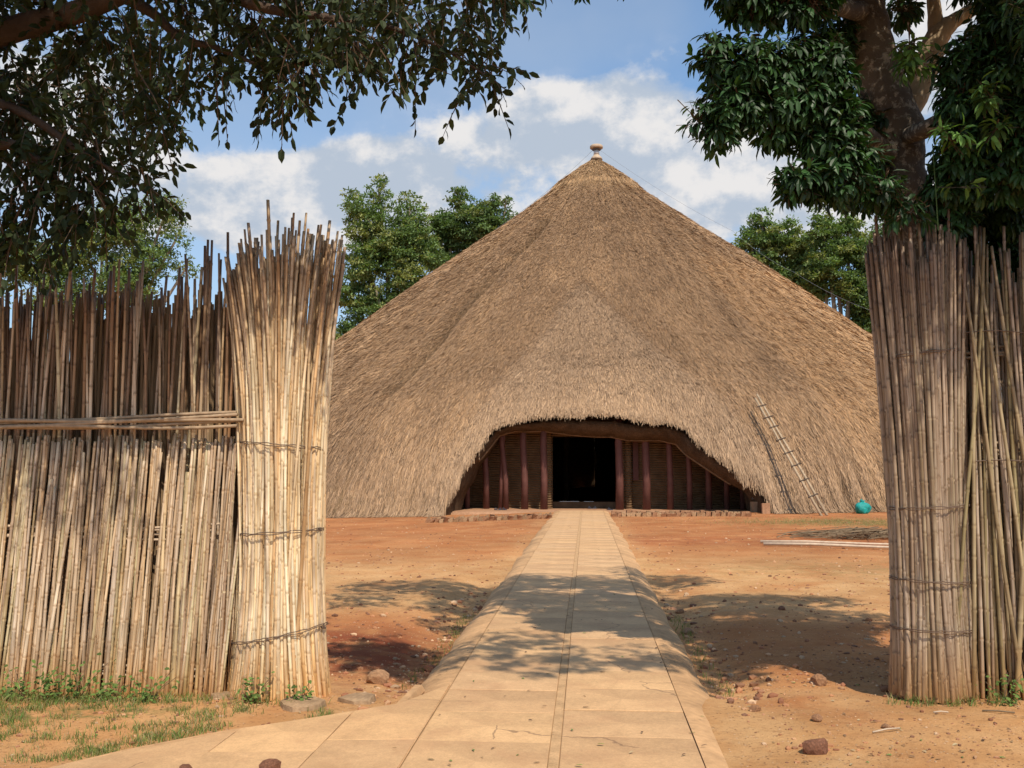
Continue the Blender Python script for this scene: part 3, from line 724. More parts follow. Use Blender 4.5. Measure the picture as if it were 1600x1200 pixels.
# teal bag
bp = at_z(1348, 806, -.14)
bp.z = gz(bp.x, bp.y); bag = tag(empty('plastic_bag', bp), 'bright teal tied plastic sack standing at the foot of the thatch', 'sack')
prf = [(.05, 0), (.20, .01), (.26, .08), (.28, .18), (.29, .26), (.26, .33), (.18, .39), (.09, .42), (.06, .44)]
v = []; nn_ = 28
for r, z in prf:
    for k in range(nn_):
        a = 2*math.pi*k/nn_; rr = r*(1+.13*math.sin(3*a+z*9)+.08*math.sin(7*a-z*20)+.05*math.sin(11*a+z*33)); v.append((rr*math.cos(a)*.95, rr*math.sin(a)*.8, z+.012*math.sin(5*a)))
f = [(i*nn_+k, i*nn_+(k+1) % nn_, (i+1)*nn_+(k+1) % nn_, (i+1)*nn_+k) for i in range(len(prf)-1) for k in range(nn_)]+[tuple(range(nn_-1, -1, -1)), tuple(range((len(prf)-1)*nn_, len(prf)*nn_))]
b = MB(); b.add(v, f); b.build('sack_body', M['teal'], bag, True)
b = MB()
for k in range(5):
    a = k*1.257+.3; b.tube([(0, 0, .42), (.05*math.cos(a), .04*math.sin(a), .46), (.11*math.cos(a), .08*math.sin(a), .49+.05*(k % 2))], [.04, .04, .012], 6)
b.build('tied_neck', M['teal'], bag, True)

# blocks and log at right end of the veranda
bl = at_z(1184, 802, -.1); bl.z = gz(bl.x, bl.y)
b = MB(); b.box((0, 0, .19), (.44, .4, .42), .1, .04); tag(b.build('stone_block', M['block'], None, False, bl), 'low grey-brown block at the right end of the veranda, under a dark log', 'block')
bl2 = at_z(1197, 804, -.1); bl2.z = gz(bl2.x, bl2.y); b = MB(); b.box((0, 0, .17), (.30, .34, .4), -.1, .05)
tag(b.build('clay_block', M['platform'], None, False, bl2), 'small reddish clay block standing right beside the grey block by the thatch', 'block')
b = MB(); b.tube([(-.3, 0, .06), (-.12, 0, .03), (.26, .04, -.05)], [.05, .085, .07], 8); tag(b.build('short_log', M['log'], None, True, (bl.x+.08, bl.y, bl.z+.47)), 'short dark log lying on the blocks beside the entrance', 'log')

# long pale poles, brush heap
for i, (a, c, rd, lab) in enumerate((((1188, 846), (1430, 851), .032, 'long pale peeled pole lying farther from the camera near the brush heap'), ((1193, 850), (1450, 857), .036, 'long pale peeled pole lying nearest the camera before the brush heap'))):
    p, q_ = at_z(*a, -.07), at_z(*c, -.07); p.z = gz(p.x, p.y)+.05; q_.z = gz(q_.x, q_.y)+.05
    b = MB(); b.tube([Vector(), (q_-p)*.3+Vector((0, .02, .02)), (q_-p)*.7, q_-p], [rd, rd*.95, rd*.85, rd*.7], 7); tag(b.build('peeled_pole', M['palepole'], None, True, p), lab, 'pole', 'peeled poles on the ground')
bh = at_z(1352, 840, -.1); bh.z = gz(bh.x, bh.y); b = MB()
for i in range(300):
    a = random.gauss(0, .75); c = random.gauss(0, .4); h = max(0, .2-.12*abs(a)*.8)*random.random(); th_ = random.gauss(0, .5); l = random.uniform(.3, 1.0)
    b.tube([(a-l*math.cos(th_)/2, c-l*math.sin(th_)/2, h+.02), (a+l*math.cos(th_)/2, c+l*math.sin(th_)/2, h+random.uniform(0, .12))], random.uniform(.005, .014), 3, False)
tag(b.build('brush_heap', M['brush'], None, False, bh), 'low heap of dry twigs and cuttings lying on the grass right of the path', 'brush heap')
# sandals
def sandal(px, py, rz, lab, z=None):
    p = at_z(px, py, FLZ); b = MB(); n = 10; o = []
    for k in range(n):
        a = 2*math.pi*k/n; o.append((.055*math.cos(a)*(1+.15*math.sin(a)), .14*math.sin(a)))
    v = [(x, y, zz) for zz in (0, .03) for x, y in o]; f = [tuple(range(n-1, -1, -1)), tuple(range(n, 2*n))]+[(k, (k+1) % n, n+(k+1) % n, n+k) for k in range(n)]
    b.add(v, f); e = empty('sandal', (p.x, p.y, (FLZ if z is None else z)+.004)); e.rotation_euler = (0, 0, rz); tag(e, lab, 'sandal', 'sandals left at the entrance')
    b.build('sole', M['sandal'], e); b = MB(); b.tube([(-.055, .02, .03), (0, .05, .09), (.055, .02, .03)], .014, 5); b.build('strap', M['sandal'], e)
for px, rz, lab in ((775, .5, 'leftmost dark sandal on the veranda edge left of the path'), (781, -.4, 'dark sandal in the middle of the group left of the path'), (788, .9, 'dark sandal nearest the path on the left veranda edge'), (922, .8, 'left dark sandal on the path end before the door'), (929, -.6, 'right dark sandal on the path end before the door'), (953, 1.2, 'dark sandal on the veranda just right of the path end')):
    sandal(px, 797.0, rz, lab, .0 if 900 < px < 940 else None)

# ================================================================== BACKGROUND TREES
leafT = np.array([(0, 0, 0), (-.42, .28, .05), (0, .3, 0), (.42, .28, .05), (-.38, .68, 0), (0, .7, -.05), (.38, .68, 0), (0, 1, -.16)], float)
leafQ = np.array([(2, 3, 6, 5), (1, 2, 5, 4)]); leafTr = np.array([(0, 3, 2), (0, 2, 1), (5, 6, 7), (4, 5, 7)])
def leaves(name, pos, axis, nrm, ln, wd, colr, material, parent, simple=False):
    n = len(pos); Y = axis/(np.linalg.norm(axis, axis=1)[:, None]+1e-9); X = np.cross(Y, nrm); X /= np.linalg.norm(X, axis=1)[:, None]+1e-9; Z = np.cross(X, Y)
    if simple:
        T = np.array([(-.35, 0, 0), (.35, .1, 0), (.4, .8, -.1), (-.3, 1, -.1)])
        F = [np.array([(0, 1, 2, 3)])]
    else: T = leafT; F = [leafQ, leafTr]
    k = len(T)
    V = pos[:, None]+X[:, None]*(T[None, :, 0:1]*wd[:, None, None])+Y[:, None]*(T[None, :, 1:2]*ln[:, None, None])+Z[:, None]*(T[None, :, 2:3]*ln[:, None, None])
    off = (np.arange(n)*k)[:, None, None]
    FF = [(f[None]+off).reshape(-1, f.shape[1]) for f in F]
    o = link(name, npmesh(name, V.reshape(-1, 3)-(np.array(parent.location) if parent else 0), FF, material, False, np.repeat(colr, k, 0)), parent)
    return o
def unit(n):
    v = RNG.normal(0, 1, (n, 3)); return v/np.linalg.norm(v, axis=1)[:, None]
def bgtree(name, blobs_, Y, lab, base_px, green, nleaf=9000, lsz=.42, depth=3., cat='tree', extra_low=True, grp='trees beyond the hut'):
    nleaf = int(nleaf*2.1); lsz *= .82
    s = Y/FPX; gp = at_Y(base_px, 760, Y); root = tag(empty(name, (gp.x, Y, gz(gp.x, Y))), lab, cat, grp)
    cs = []; P = []; Wt = []
    for px, py, rp in blobs_:
        c = at_Y(px, py, Y); R = rp*s; cs.append((c, R))
        m = max(16, int(90*rp*rp/1600))
        for _ in range(m):
            d = Vector(unit(1)[0]); sc = random.uniform(.3, .92)
            P.append((c+Vector((d.x*R*sc, d.y*R*sc*1.1, d.z*R*sc)), R*random.uniform(.10, .30)))
    w = np.array([r**2 for _, r in P]); w /= w.sum(); idx = RNG.choice(len(P), nleaf, p=w)
    cen = np.array([tuple(P[i][0]) for i in idx]); rr = np.array([P[i][1] for i in idx]); d = unit(nleaf); d[:, 2] = np.where(d[:, 2] < -.3, -d[:, 2]*.5, d[:, 2])
    pos = cen+d*rr[:, None]*RNG.uniform(.2, 1.25, nleaf)[:, None]*np.array([1.1, 1.1, .85])
    ax = unit(nleaf)*.8+d*.6+np.array([0, 0, -.2]); nr = unit(nleaf)*.7+np.array([0, 0, .9])
    hue = (np.array([hash((round(P[i][0].x, 2), round(P[i][0].z, 2))) % 1000/1000 for i in idx]))
    base = np.array(green)*(.75+.5*hue[:, None])*RNG.uniform(.6, 1.45, nleaf)[:, None]; base[:, 0] *= 1+.35*(hue > .7)
    leaves('crown', pos, ax, nr, RNG.uniform(.6, 1.2, nleaf)*lsz, RNG.uniform(.6, 1.1, nleaf)*lsz*.62, base, M['leafB'], root, simple=True)['kind'] = 'stuff'
    # trunk and limbs
    b = MB(); top = max(cs, key=lambda q: q[0].z)[0]; rel0 = Vector(root.location)
    mean = sum((c for c, _ in cs), Vector())/len(cs); fork = Vector((mean.x*.5+gp.x*.5, Y, rel0.z+(mean.z-rel0.z)*.45)); tr = .5*Y/90
    b.tube([Vector((0, 0, -.3)), (fork-rel0)*.5+Vector((.3, 0, 0)), fork-rel0], [tr*1.3, tr, tr*.8], 9); b.build('trunk', M['barkB'], root, True)
    for c, R in cs:
        b = MB(); mid = fork.lerp(c, .5)+Vector((random.uniform(-1, 1), random.uniform(-1, 1), .5)); e = c+Vector((0, 0, R*.4))
        b.tube([fork-rel0, mid-rel0, c-rel0, e-rel0], [tr*.6, tr*.38, tr*.2, tr*.07], 6); b.build('limb', M['barkB'], root, True)
    return root
G1 = (.15, .22, .08); G2 = (.12, .18, .07); G3 = (.14, .205, .07)
bgtree('broadleaf_tree', [(592, 298, 28), (556, 318, 28), (574, 350, 42), (640, 335, 36), (625, 385, 50), (665, 400, 34), (575, 410, 48), (635, 445, 45), (560, 465, 45), (600, 500, 42), (545, 530, 40), (650, 380, 40)], 92, 'tall open-crowned tree left of the thatched cone, tallest behind it', 600, G1, 22000, .40)
bgtree('broadleaf_tree', [(718, 312, 26), (768, 325, 26), (790, 318, 16), (742, 355, 44), (702, 365, 40), (690, 345, 24), (795, 340, 20), (780, 360, 30), (700, 420, 40), (740, 400, 30)], 96, 'smaller darker tree touching the left slope of the roof', 735, G2, 15000, .40)
bgtree('broadleaf_tree', [(1190, 345, 24), (1172, 368, 24), (1215, 375, 38), (1195, 400, 36), (1245, 420, 36), (1250, 390, 34), (1160, 382, 22), (1222, 440, 30), (1268, 450, 36)], 92, 'feathery tree rising just right of the roof slope, left of its group', 1200, G1, 13000, .38)
bgtree('broadleaf_tree', [(1285, 352, 28), (1325, 352, 28), (1300, 385, 42), (1350, 400, 42), (1290, 430, 42), (1335, 455, 42), (1360, 500, 40)], 88, 'rounded bushy tree in the middle of the group right of the roof', 1310, G3, 17000, .38)
bgtree('broadleaf_tree', [(1385, 350, 32), (1375, 395, 40), (1420, 400, 50), (1385, 450, 40), (1400, 520, 50), (1460, 470, 60), (1520, 430, 60)], 80, 'dense tree seen just over the left edge of the right reed fence', 1420, G2, 14000, .38)
bgtree('broadleaf_tree', [(258, 335, 40), (205, 355, 50), (165, 350, 40), (120, 365, 45), (275, 375, 30), (240, 405, 45), (160, 385, 45), (110, 410, 50), (290, 420, 28), (60, 420, 50), (10, 400, 60), (200, 450, 60), (100, 480, 60)], 50, 'bushy green tree rising behind the left reed fence', 180, G3, 22000, .22, grp='trees beyond the fence')
bgtree('broadleaf_tree', [(-120, 380, 80), (-60, 440, 80), (-180, 470, 90)], 60, 'tree partly outside the frame behind the left end of the fence', -100, G2, 7000, .3, grp='trees beyond the fence')

# ================================================================== REED FENCES
def culm_mesh(name, length, rad, bend_lo, bend_hi, material, seed, sides=6, waist=1.4, nodes=None):
    rs = random.Random(seed); zs = []; rr = []; cc = []
    z = 0.0; sp = rs.uniform(.17, .26); zn = rs.uniform(.04, .2); zlist = []
    while zn < length-.04: zlist.append(zn); zn += sp*rs.uniform(.85, 1.18)
    def R(z): return rad*(1.12-.30*z/length)
    def add(z, k, c): zs.append(z); rr.append(R(z)*k); cc.append(c)
    add(0, 1, (.8, .7, .6)); tone = 1.0
    for zn in zlist:
        tone2 = rs.uniform(.86, 1.1)
        add(zn-.014, .99, (tone,)*3); add(zn, 1.24, (.95, .92, .88)); add(zn+.012, 1.0, (.58, .5, .42)); add(zn+.035, 1.0, (tone2,)*3); tone = tone2
    add(length, .95, (.8, .78, .75)); k = sides; V = []; C = []; wob = rs.uniform(0, 6); wa = rs.uniform(.002, .010)
    for z, r, c in zip(zs, rr, cc):
        ox = (bend_hi if z > waist else bend_lo)*(z-waist)**2+wa*math.sin(z*2.3+wob); oy = wa*math.cos(z*1.9+wob)
        for i in range(k):
            a = 2*math.pi*i/k; V.append((ox+r*math.cos(a), oy+r*math.sin(a), z)); C.append(c)
    F = [(i*k+j, i*k+(j+1) % k, (i+1)*k+(j+1) % k, (i+1)*k+j) for i in range(len(zs)-1) for j in range(k)]
    top = np.array([[(len(zs)-1)*k+j for j in range(k)]])
    return npmesh(name, np.array(V), [np.array(F), top], material, True, np.array(C))
def place(me, parent, foot, top=None, lean=(0, 0), spin=0, scale=(1, 1, 1), name='reed'):
    o = link(name, me, parent); d = Vector((lean[0], lean[1], 1)).normalized()
    qn = Vector((0, 0, 1)).rotation_difference(d) @ Quaternion((0, 0, 1), spin)
    o.rotation_mode = 'QUATERNION'; o.rotation_quaternion = qn; o.location = Vector(foot)-parent.location; o.scale = scale; return o
RF = 7.03      # distance of the fence line
def fx(px, Y=RF, py=900): return at_Y(px, py, Y).x
def fzz(py, Y=RF, px=300): return at_Y(px, py, Y).z
R_ = random.Random(5)
def rn(a, b): return R_.uniform(a, b)
def backing(parent, x0, x1, Y, n, h0, h1, gaps=()):
    b = MB()
    for i in range(n):
        x = x0+(x1-x0)*(i+R_.random())/n
        if any(a < x < c for a, c in gaps): continue
        h = R_.uniform(h0, h1); lx = R_.uniform(-.06, .06)*h; y = Y+R_.uniform(0, .12)
        b.tube([(x, y, -.05), (x+lx*.5+R_.uniform(-.02, .02), y+.01, h*.5), (x+lx, y+R_.uniform(0, .06), h)], [.016, .014, .011], 4)
    b.v = [tuple(Vector(v)-parent.location) for v in b.v]
    tag(b.build('rear_reeds', M['backreed'], parent), kind='stuff')
# --- left fence panel
lf = tag(empty('reed_fence', (fx(150), RF, 0)), 'long pale reed fence left of the gateway with a horizontal rail across it', 'fence')
tall = [culm_mesh('reed', 3.1, rn(.010, .0145), rn(-.01, .01), rn(-.022, .022), M['reedL' if i % 4 else 'reedD'], 100+i) for i in range(9)]
dark = [culm_mesh('reed', 3.1, rn(.010, .0145), rn(-.01, .01), rn(-.02, .02), M['reedD'], 150+i) for i in range(6)]
shrt = [culm_mesh('reed', 1.92, rn(.0105, .015), rn(-.006, .006), 0, M['reedL'], 200+i) for i in range(9)]
x0, x1 = fx(-60), fx(372)
n = 94
for i in range(n):      # tall rear row
    x = x0+(x1-x0)*(i+rn(.1, .9))/n; h = rn(.93, 1.06)+(.06 if x > fx(290) else 0)
    if fx(222) < x < fx(240): continue
    place(R_.choice(tall if i % 4 else dark), lf, (x, RF+rn(.03, .09), -.06), lean=(rn(-.035, .045), rn(-.03, .02)), spin=rn(0, 6.28), scale=(1, 1, h*1.0))
n = 42
for i in range(n):      # second tall row, darker, behind
    x = x0+(x1-x0)*(i+rn(.1, .9))/n
    if fx(224) < x < fx(238): continue
    place(R_.choice(dark), lf, (x, RF+rn(.13, .22), -.06), lean=(rn(-.07, .07), rn(-.02, .05)), spin=rn(0, 6.28), scale=(1.05, 1.05, rn(.85, 1.03)))
n = 132
for i in range(n):      # short front row
    u = (i+rn(.2, .8))/n; x = x0+(x1-x0-.02)*u; L_ = rn(.965, 1.0)
    place(R_.choice(shrt), lf, (x-.055+rn(-.01, .01), RF-.05-rn(0, .05), -.06+rn(-.02, .01)), lean=(.045+rn(-.02, .025), .02), spin=rn(0, 6.28), scale=(rn(.85, 1.15),)*2+(L_,))
n = 30
for i in range(n):
    u = (i+rn(.0, 1.))/n; x = x0+(x1-x0-.02)*u
    place(R_.choice(shrt), lf, (x-.05, RF-.10-rn(0, .03), -.07), lean=(.05+rn(-.05, .05), .03), spin=rn(0, 6.28), scale=(rn(.8, 1.1),)*2+(rn(.8, .97),))
def rail(px0, px1, py0, py1, Y, parent, nr, r0, spread, m):
    a = at_Y(px0, py0, Y); c = at_Y(px1, py1, Y)
    for k in range(nr):
        off = spread*(k/(nr-1)-.5); pts = []
        for j in range(9):
            u = j/8; p = a.lerp(c, u); pts.append(Vector((p.x+(rn(-.05, .05) if j in (0, 8) else 0), p.y+(k % 2)*.022-.012+rn(-.004, .004), p.z+off*(1-.35*math.sin(u*5+k))+.012*math.sin(u*6+k*1.9)))-parent.location)
        b = MB(); b.tube(pts, [r0*rn(.9, 1.1)]*5+[r0*.9]*4, 7); b.build('rail_reed', m, parent, True)
backing(lf, x0, x1+.12, RF+.13, 380, 2.6, 3.05)
rail(-95, 374, 667, 654, RF-.135, lf, 6, .0145, .075, M['rail'])
rail(-95, 340, 836, 828, RF-.0, lf, 5, .011, .085, M['palepole'])
rail(-95, 330, 1042, 1050, RF-.0, lf, 3, .011, .04, M['palepole'])

def bundle(name, lab, pxc, hw, Yc, dep, n, matk, hfun, flare_hi, flare_lo, rad, leanx, ties, seed, height=3.25, row2=.35, phi=(-1.75, 1.75), grp=None):
    global R_
    R_ = random.Random(seed); c = Vector((fx(pxc, Yc-dep), Yc, 0)); root = tag(empty(name, (c.x, c.y, 0)), lab, 'reed bundle', 'reed gateposts')
    meshes = [culm_mesh('reed', height, rn(*rad), flare_lo, flare_hi*rn(.7, 1.3), M[matk], seed*10+i) for i in range(10)]
    for i in range(n):
        ring = 0 if i < n*(1-row2) else 1
        m_ = n*(1-row2) if ring == 0 else n*row2; j = i if ring == 0 else i-n*(1-row2)
        ph = phi[0]+(phi[1]-phi[0])*(j+rn(.15, .85))/m_; sc = 1 if ring == 0 else rn(.75, .92)
        # even spacing along picture: param along x
        X = c.x+hw*sc*math.sin(ph); Yp = Yc-dep*sc*math.cos(ph)
        out = math.atan2(-math.cos(ph)*.35, math.sin(ph))
        h = hfun((X-c.x)/hw)*rn(.955, 1.03)*(1.0 if ring == 0 else rn(.95, 1.06))
        place(R_.choice(meshes), root, (X+rn(-.008, .008), Yp+rn(-.02, .015), -.09+abs(R_.gauss(0, .03))), lean=(leanx+rn(-.024, .024), rn(-.012, .014)), spin=out, scale=(rn(.85, 1.15),)*2+(h/height,))
    for (zt_, sl_) in ties:
        for st in range(2):
            pts = []
            for j in range(34):
                ph = -1.5+3.0*j/33; s_ = 1.0
                fl = (flare_lo if zt_ < 1.4 else flare_hi)*(zt_-1.4)**2
                hw2 = hw+rad[1]*2.2+fl+.006; pts.append((hw2*math.sin(ph)+leanx*zt_, -(dep+rad[1]*3.4+fl*.5+.008)*math.cos(ph), zt_+sl_*math.sin(ph)*.5-st*.012+.003*math.sin(j*.9+st*2)+rn(-.003, .003)))
            b = MB(); b.tube(pts, .0036, 5); b.build('binding_wire', M['wire'], root, True)
        kp = pts[31]; b = MB(); b.tube([Vector(kp)+Vector((rn(-.02, .02), -.012, rn(-.02, .02))) for _ in range(9)], .0045, 4); b.build('wire_knot', M['wire'], root)
    return root
lb = bundle('reed_gatepost', 'bright sunlit reed gatepost bundle flaring at the top, left of the path', 424, .28, 7.12, .26, 270, 'reedB',
       lambda u: 3.02+.30*min(1, max(0, (u+1.1)/.9)), .034, .040, (.0105, .0145), -.006, [(1.78, -.05), (1.14, .04), (.40, .14)], 31)
rb = bundle('reed_gatepost', 'greyish reed gatepost bundle right of the path', 1471, .258, 7.58, .25, 240, 'reedR',
       lambda u: 3.36+.06*math.sin(u*5), .013, .016, (.0115, .0155), -.002, [(2.47, .06), (1.32, .03), (.78, -.02), (.43, .0)], 37)
# one stray tall culm on the left post, odd culms
R_ = random.Random(3)
strayL = culm_mesh('reed', 3.5, .013, 0, .01, M['reedB'], 900)
place(strayL, lb, (fx(436), 6.9, -.05), lean=(-.02, 0)); place(strayL, lb, (fx(412), 6.92, -.05), lean=(-.035, 0), scale=(1, 1, .965)); place(strayL, lb, (fx(400), 6.95, -.05), lean=(-.03, 0), scale=(1, 1, .945))
place(strayL, lb, (fx(384), 6.95, -.05), lean=(.01, 0), scale=(1, 1, .9))
place(strayL, lb, (fx(470), 6.88, -.05), lean=(.05, 0), scale=(1, 1, .93)); place(strayL, lb, (fx(452), 6.85, -.05), lean=(.055, 0), scale=(.9, .9, .9))
RG_ = 7.5
# --- right fence panel
rf = tag(empty('reed_fence', (fx(1560, RG_), RG_, 0)), 'loose greenish reed fence at the right edge with ragged crossing tops', 'fence')
rt = [culm_mesh('reed', 3.15, rn(.0115, .016), rn(-.012, .012), rn(-.025, .025), M['reedG'], 300+i) for i in range(9)]
rr_ = [culm_mesh('reed', 3.15, rn(.011, .0145), rn(-.01, .01), rn(-.02, .02), M['reedR'], 320+i) for i in range(5)]
x0, x1 = fx(1514, RG_), fx(1740, RG_); n = 64
for i in range(n):
    x = x0+(x1-x0)*(i+rn(.1, .9))/n
    place(R_.choice(rt if i % 2 else rr_), rf, (x, RG_-.12+rn(-.03, .05), -.06), lean=(rn(-.035, .035), rn(-.01, .02)), spin=rn(0, 6.28), scale=(rn(.85, 1.15),)*2+(rn(.96, 1.12),))
n = 50
for i in range(n):
    x = x0+(x1-x0)*(i+rn(.0, 1.))/n
    place(R_.choice(rr_), rf, (x, RG_+.06+rn(-.03, .05), -.06), lean=(rn(-.06, .06), rn(-.02, .05)), spin=rn(0, 6.28), scale=(1, 1, rn(.9, 1.1)))
for px, ly, sc in ((1500, .12, 1.04), (1512, .035, 1.0), (1575, -.07, .98), (1590, .09, 1.03), (1548, -.10, .96), (1605, -.12, 1.0)):
    place(R_.choice(rt), rf, (fx(px, RG_)-ly*1.3, RG_-.17, -.05), lean=(ly, 0), spin=rn(0, 6), scale=(1.1, 1.1, sc*1.06))
backing(rf, x0-.05, x1, RG_+.16, 120, 2.7, 3.2)
rail(1516, 1800, 552, 548, RG_-.03, rf, 4, .013, .075, M['ladder']); rail(1516, 1800, 706, 702, RG_-.03, rf, 4, .012, .10, M['ladder']); rail(1516, 1800, 1055, 1057, RG_-.03, rf, 3, .013, .05, M['ladder'])
b = MB(); b.tube([(fx(1516, RG_)-rf.location.x+.0-.0+i*.12, -.16+.008*math.sin(i*2.), fzz(722, RG_)+.012*math.sin(i)) for i in range(12)], .004, 4); b.build('binding_wire', M['wire'], rf)
b = MB(); b.tube([(fx(1510, RG_)-rf.location.x+i*.12, -.17+.008*math.sin(i*2.), fzz(537, RG_)+.015*math.sin(i)) for i in range(12)], .004, 4); b.build('binding_wire', M['wire'], rf)

# ================================================================== FOREGROUND TREES
def canopy(root, blobs3, ntw, lpt, lsize, style, green, material, name='crown', twigmat='twig'):
    """blobs3: list of (centre Vector, radius, weight)"""
    w = np.array([b[1]**2*b[2] for b in blobs3]); w /= w.sum(); idx = RNG.choice(len(blobs3), ntw, p=w)
    c = np.array([tuple(blobs3[i][0]) for i in idx]); R = np.array([blobs3[i][1] for i in idx])
    d = unit(ntw); s = c+d*(R*RNG.random(ntw)**.45*.92)[:, None]
    if style == 'twig':
        tl = RNG.uniform(.14, .34, ntw); td = d*.7+unit(ntw)*.7+np.array([0, 0, -.55]); td /= np.linalg.norm(td, axis=1)[:, None]
        P = []; A = []; NN = []; LN = []; Wd = []; CC = []; b = MB()
        tw = RNG.uniform(.6, 1.35, ntw)
        for j in range(lpt):
            u = (j+.6)/lpt; sag = np.array([0, 0, -1])*(u**2*.06)
            p = s+td*(tl*u)[:, None]+sag; sd = np.cross(td, unit(ntw)); sd /= np.linalg.norm(sd, axis=1)[:, None]+1e-9
            a = td*(.55+.5*(j == lpt-1))+sd*(.9*(j < lpt-1))+np.array([0, 0, -.45])
            P.append(p); A.append(a); NN.append(unit(ntw)*.8+np.array([0, 0, .7])); LN.append(lsize*RNG.uniform(.65, 1.2, ntw)); Wd.append(lsize*.52*RNG.uniform(.75, 1.15, ntw))
            CC.append(np.array(green)*(tw*RNG.uniform(.7, 1.3, ntw))[:, None])
        leaves(name, np.concatenate(P), np.concatenate(A), np.concatenate(NN), np.concatenate(LN), np.concatenate(Wd), np.concatenate(CC), material, root)['kind'] = 'stuff'
        V0 = s-td*.08; V1 = s+td*(tl*.5)[:, None]+np.array([0, 0, -.015]); V2 = s+td*tl[:, None]+np.array([0, 0, -.06])
    else:       # rosettes of drooping leaflets
        P = []; A = []; NN = []; LN = []; Wd = []; CC = []; td = d*.8+unit(ntw)*.35+np.array([0, 0, .15]); td /= np.linalg.norm(td, axis=1)[:, None]; tw = RNG.uniform(.4, 1.7, ntw)
        ref = np.cross(td, np.array([.1, .2, 1.0])); ref /= np.linalg.norm(ref, axis=1)[:, None]; rf2 = np.cross(td, ref); ph0 = RNG.uniform(0, 6.28, ntw)
        for j in range(lpt):
            ph = ph0+j*2*math.pi/lpt*1.03
            side = ref*np.cos(ph)[:, None]+rf2*np.sin(ph)[:, None]
            a = side*.75+td*.45+np.array([0, 0, -.75])*RNG.uniform(.6, 1.2, ntw)[:, None]
            P.append(s+side*.02+td*(.012*j)[None] if False else s+side*.02+td*(.012*j)); A.append(a); NN.append(td*.7+np.array([0, 0, .8])+unit(ntw)*.25)
            LN.append(lsize*RNG.uniform(.7, 1.2, ntw)); Wd.append(lsize*.36*RNG.uniform(.8, 1.2, ntw)); CC.append(np.array(green)*(tw*RNG.uniform(.75, 1.25, ntw))[:, None])
        leaves(name, np.concatenate(P), np.concatenate(A), np.concatenate(NN), np.concatenate(LN), np.concatenate(Wd), np.concatenate(CC), material, root)['kind'] = 'stuff'
        V0 = s-td*.22; V1 = s-td*.1+np.array([0, 0, -.01]); V2 = s+td*.1
    # twigs (triangular prisms)
    V = []
    ring = [(1, 0), (-.5, .87), (-.5, -.87)]
    for P_, r in ((V0, .006), (V1, .0045), (V2, .002)):
        for a, c_ in ring: V.append(P_+np.array([a*r, c_*r*.7, c_*r*.7]))
    V = np.stack(V, 1); off = (np.arange(ntw)*9)[:, None, None]
    f = np.array([(i*3+j, i*3+(j+1) % 3, (i+1)*3+(j+1) % 3, (i+1)*3+j) for i in range(2) for j in range(3)])
    o = link('twigs', npmesh('twigs', V.reshape(-1, 3)-np.array(root.location), (f[None]+off).reshape(-1, 4), M[twigmat], False), root); o['kind'] = 'stuff'
def B(px, py, rp, Y, w=1.): return (at_Y(px, py, Y), rp*Y/FPX, w)

# left tree: trunk stands outside the picture to the left
lt = tag(empty('shade_tree', (-6.4, 6.3, gz(-6.4, 6.3))), 'dark-leaved shade tree overhanging from the upper left corner', 'tree')
LB = [B(40, 30, 70, 6.2), B(160, 60, 75, 6.4), B(285, 60, 80, 6.1), B(405, 55, 85, 6.3), B(525, 60, 80, 6.2), B(640, 50, 72, 6.1), B(715, 50, 50, 6.2), B(765, 10, 42, 6.2, .8),
      B(470, 125, 60, 6.1), B(400, 120, 52, 6.3, .9), B(560, 100, 52, 6.0), B(650, 110, 45, 6.2), B(715, 110, 42, 6.1), B(760, 138, 34, 6.1, .8), B(440, 160, 34, 6.1, .9), B(700, 140, 30, 6.1, .8),
      B(230, 150, 52, 6.1), B(275, 190, 36, 6.1), B(255, 215, 24, 6.1), B(190, 200, 48, 6.3), B(120, 250, 75, 6.2, 1.6), B(35, 260, 75, 6.1, 1.6), B(190, 285, 60, 6.2, 1.5), B(60, 330, 62, 6.2, 1.8), B(150, 325, 56, 6.2, 1.8), B(232, 290, 26, 6.1), B(25, 385, 38, 6.2, 1.6), B(95, 370, 34, 6.2, 1.3), B(235, 300, 30, 6.1, 1.2),
      B(20, 180, 50, 6.3), B(790, 148, 18, 6.1, .5), B(465, 195, 14, 6.1, .5), B(720, 165, 14, 6.1, .5), B(550, 160, 16, 6.1, .5), B(340, 130, 34, 6.2, .5), B(90, 100, 40, 6.4, .5)]
for px in range(-300, 690, 110):
    for py, Y in ((-70, 5.9), (-170, 6.1), (-280, 6.6)):
        LB.append(B(px+random.uniform(-30, 30), py, 85, Y+random.uniform(-.2, .3), .42))
for k in range(6): LB.append((Vector((-4.6+k*.1, 5.6+.6*k, 4.2+.2*k)), .7, .5))
for x, Y, z, r in ((-2.4, 8.2, 5.9, .8), (-1.2, 8.6, 6.1, .7), (-3.2, 7.6, 5.4, .8), (-1.9, 7.2, 5.4, .6)): LB.append((Vector((x, Y, z)), r, .5))
for k in range(34): LB.append((Vector((random.uniform(-5.6, -2.0) if k < 29 else random.uniform(-.6, .2), random.uniform(4.6, 5.3), random.uniform(5.6, 6.6))), .55, .55))  # unseen clusters overhead, added to shade the upper fence and visible leaves
for q_ in range(34):
    c_, r_b, w_b = LB[q_]; up_ = .10 if q_ < 20 or q_ > 28 else .03
    LB[q_] = (c_+Vector((0, 0, up_)), r_b*.86, w_b)
canopy(lt, LB, 4000, 8, .094, 'twig', (.030, .043, .015), M['leafL'])
Lr = lt.location
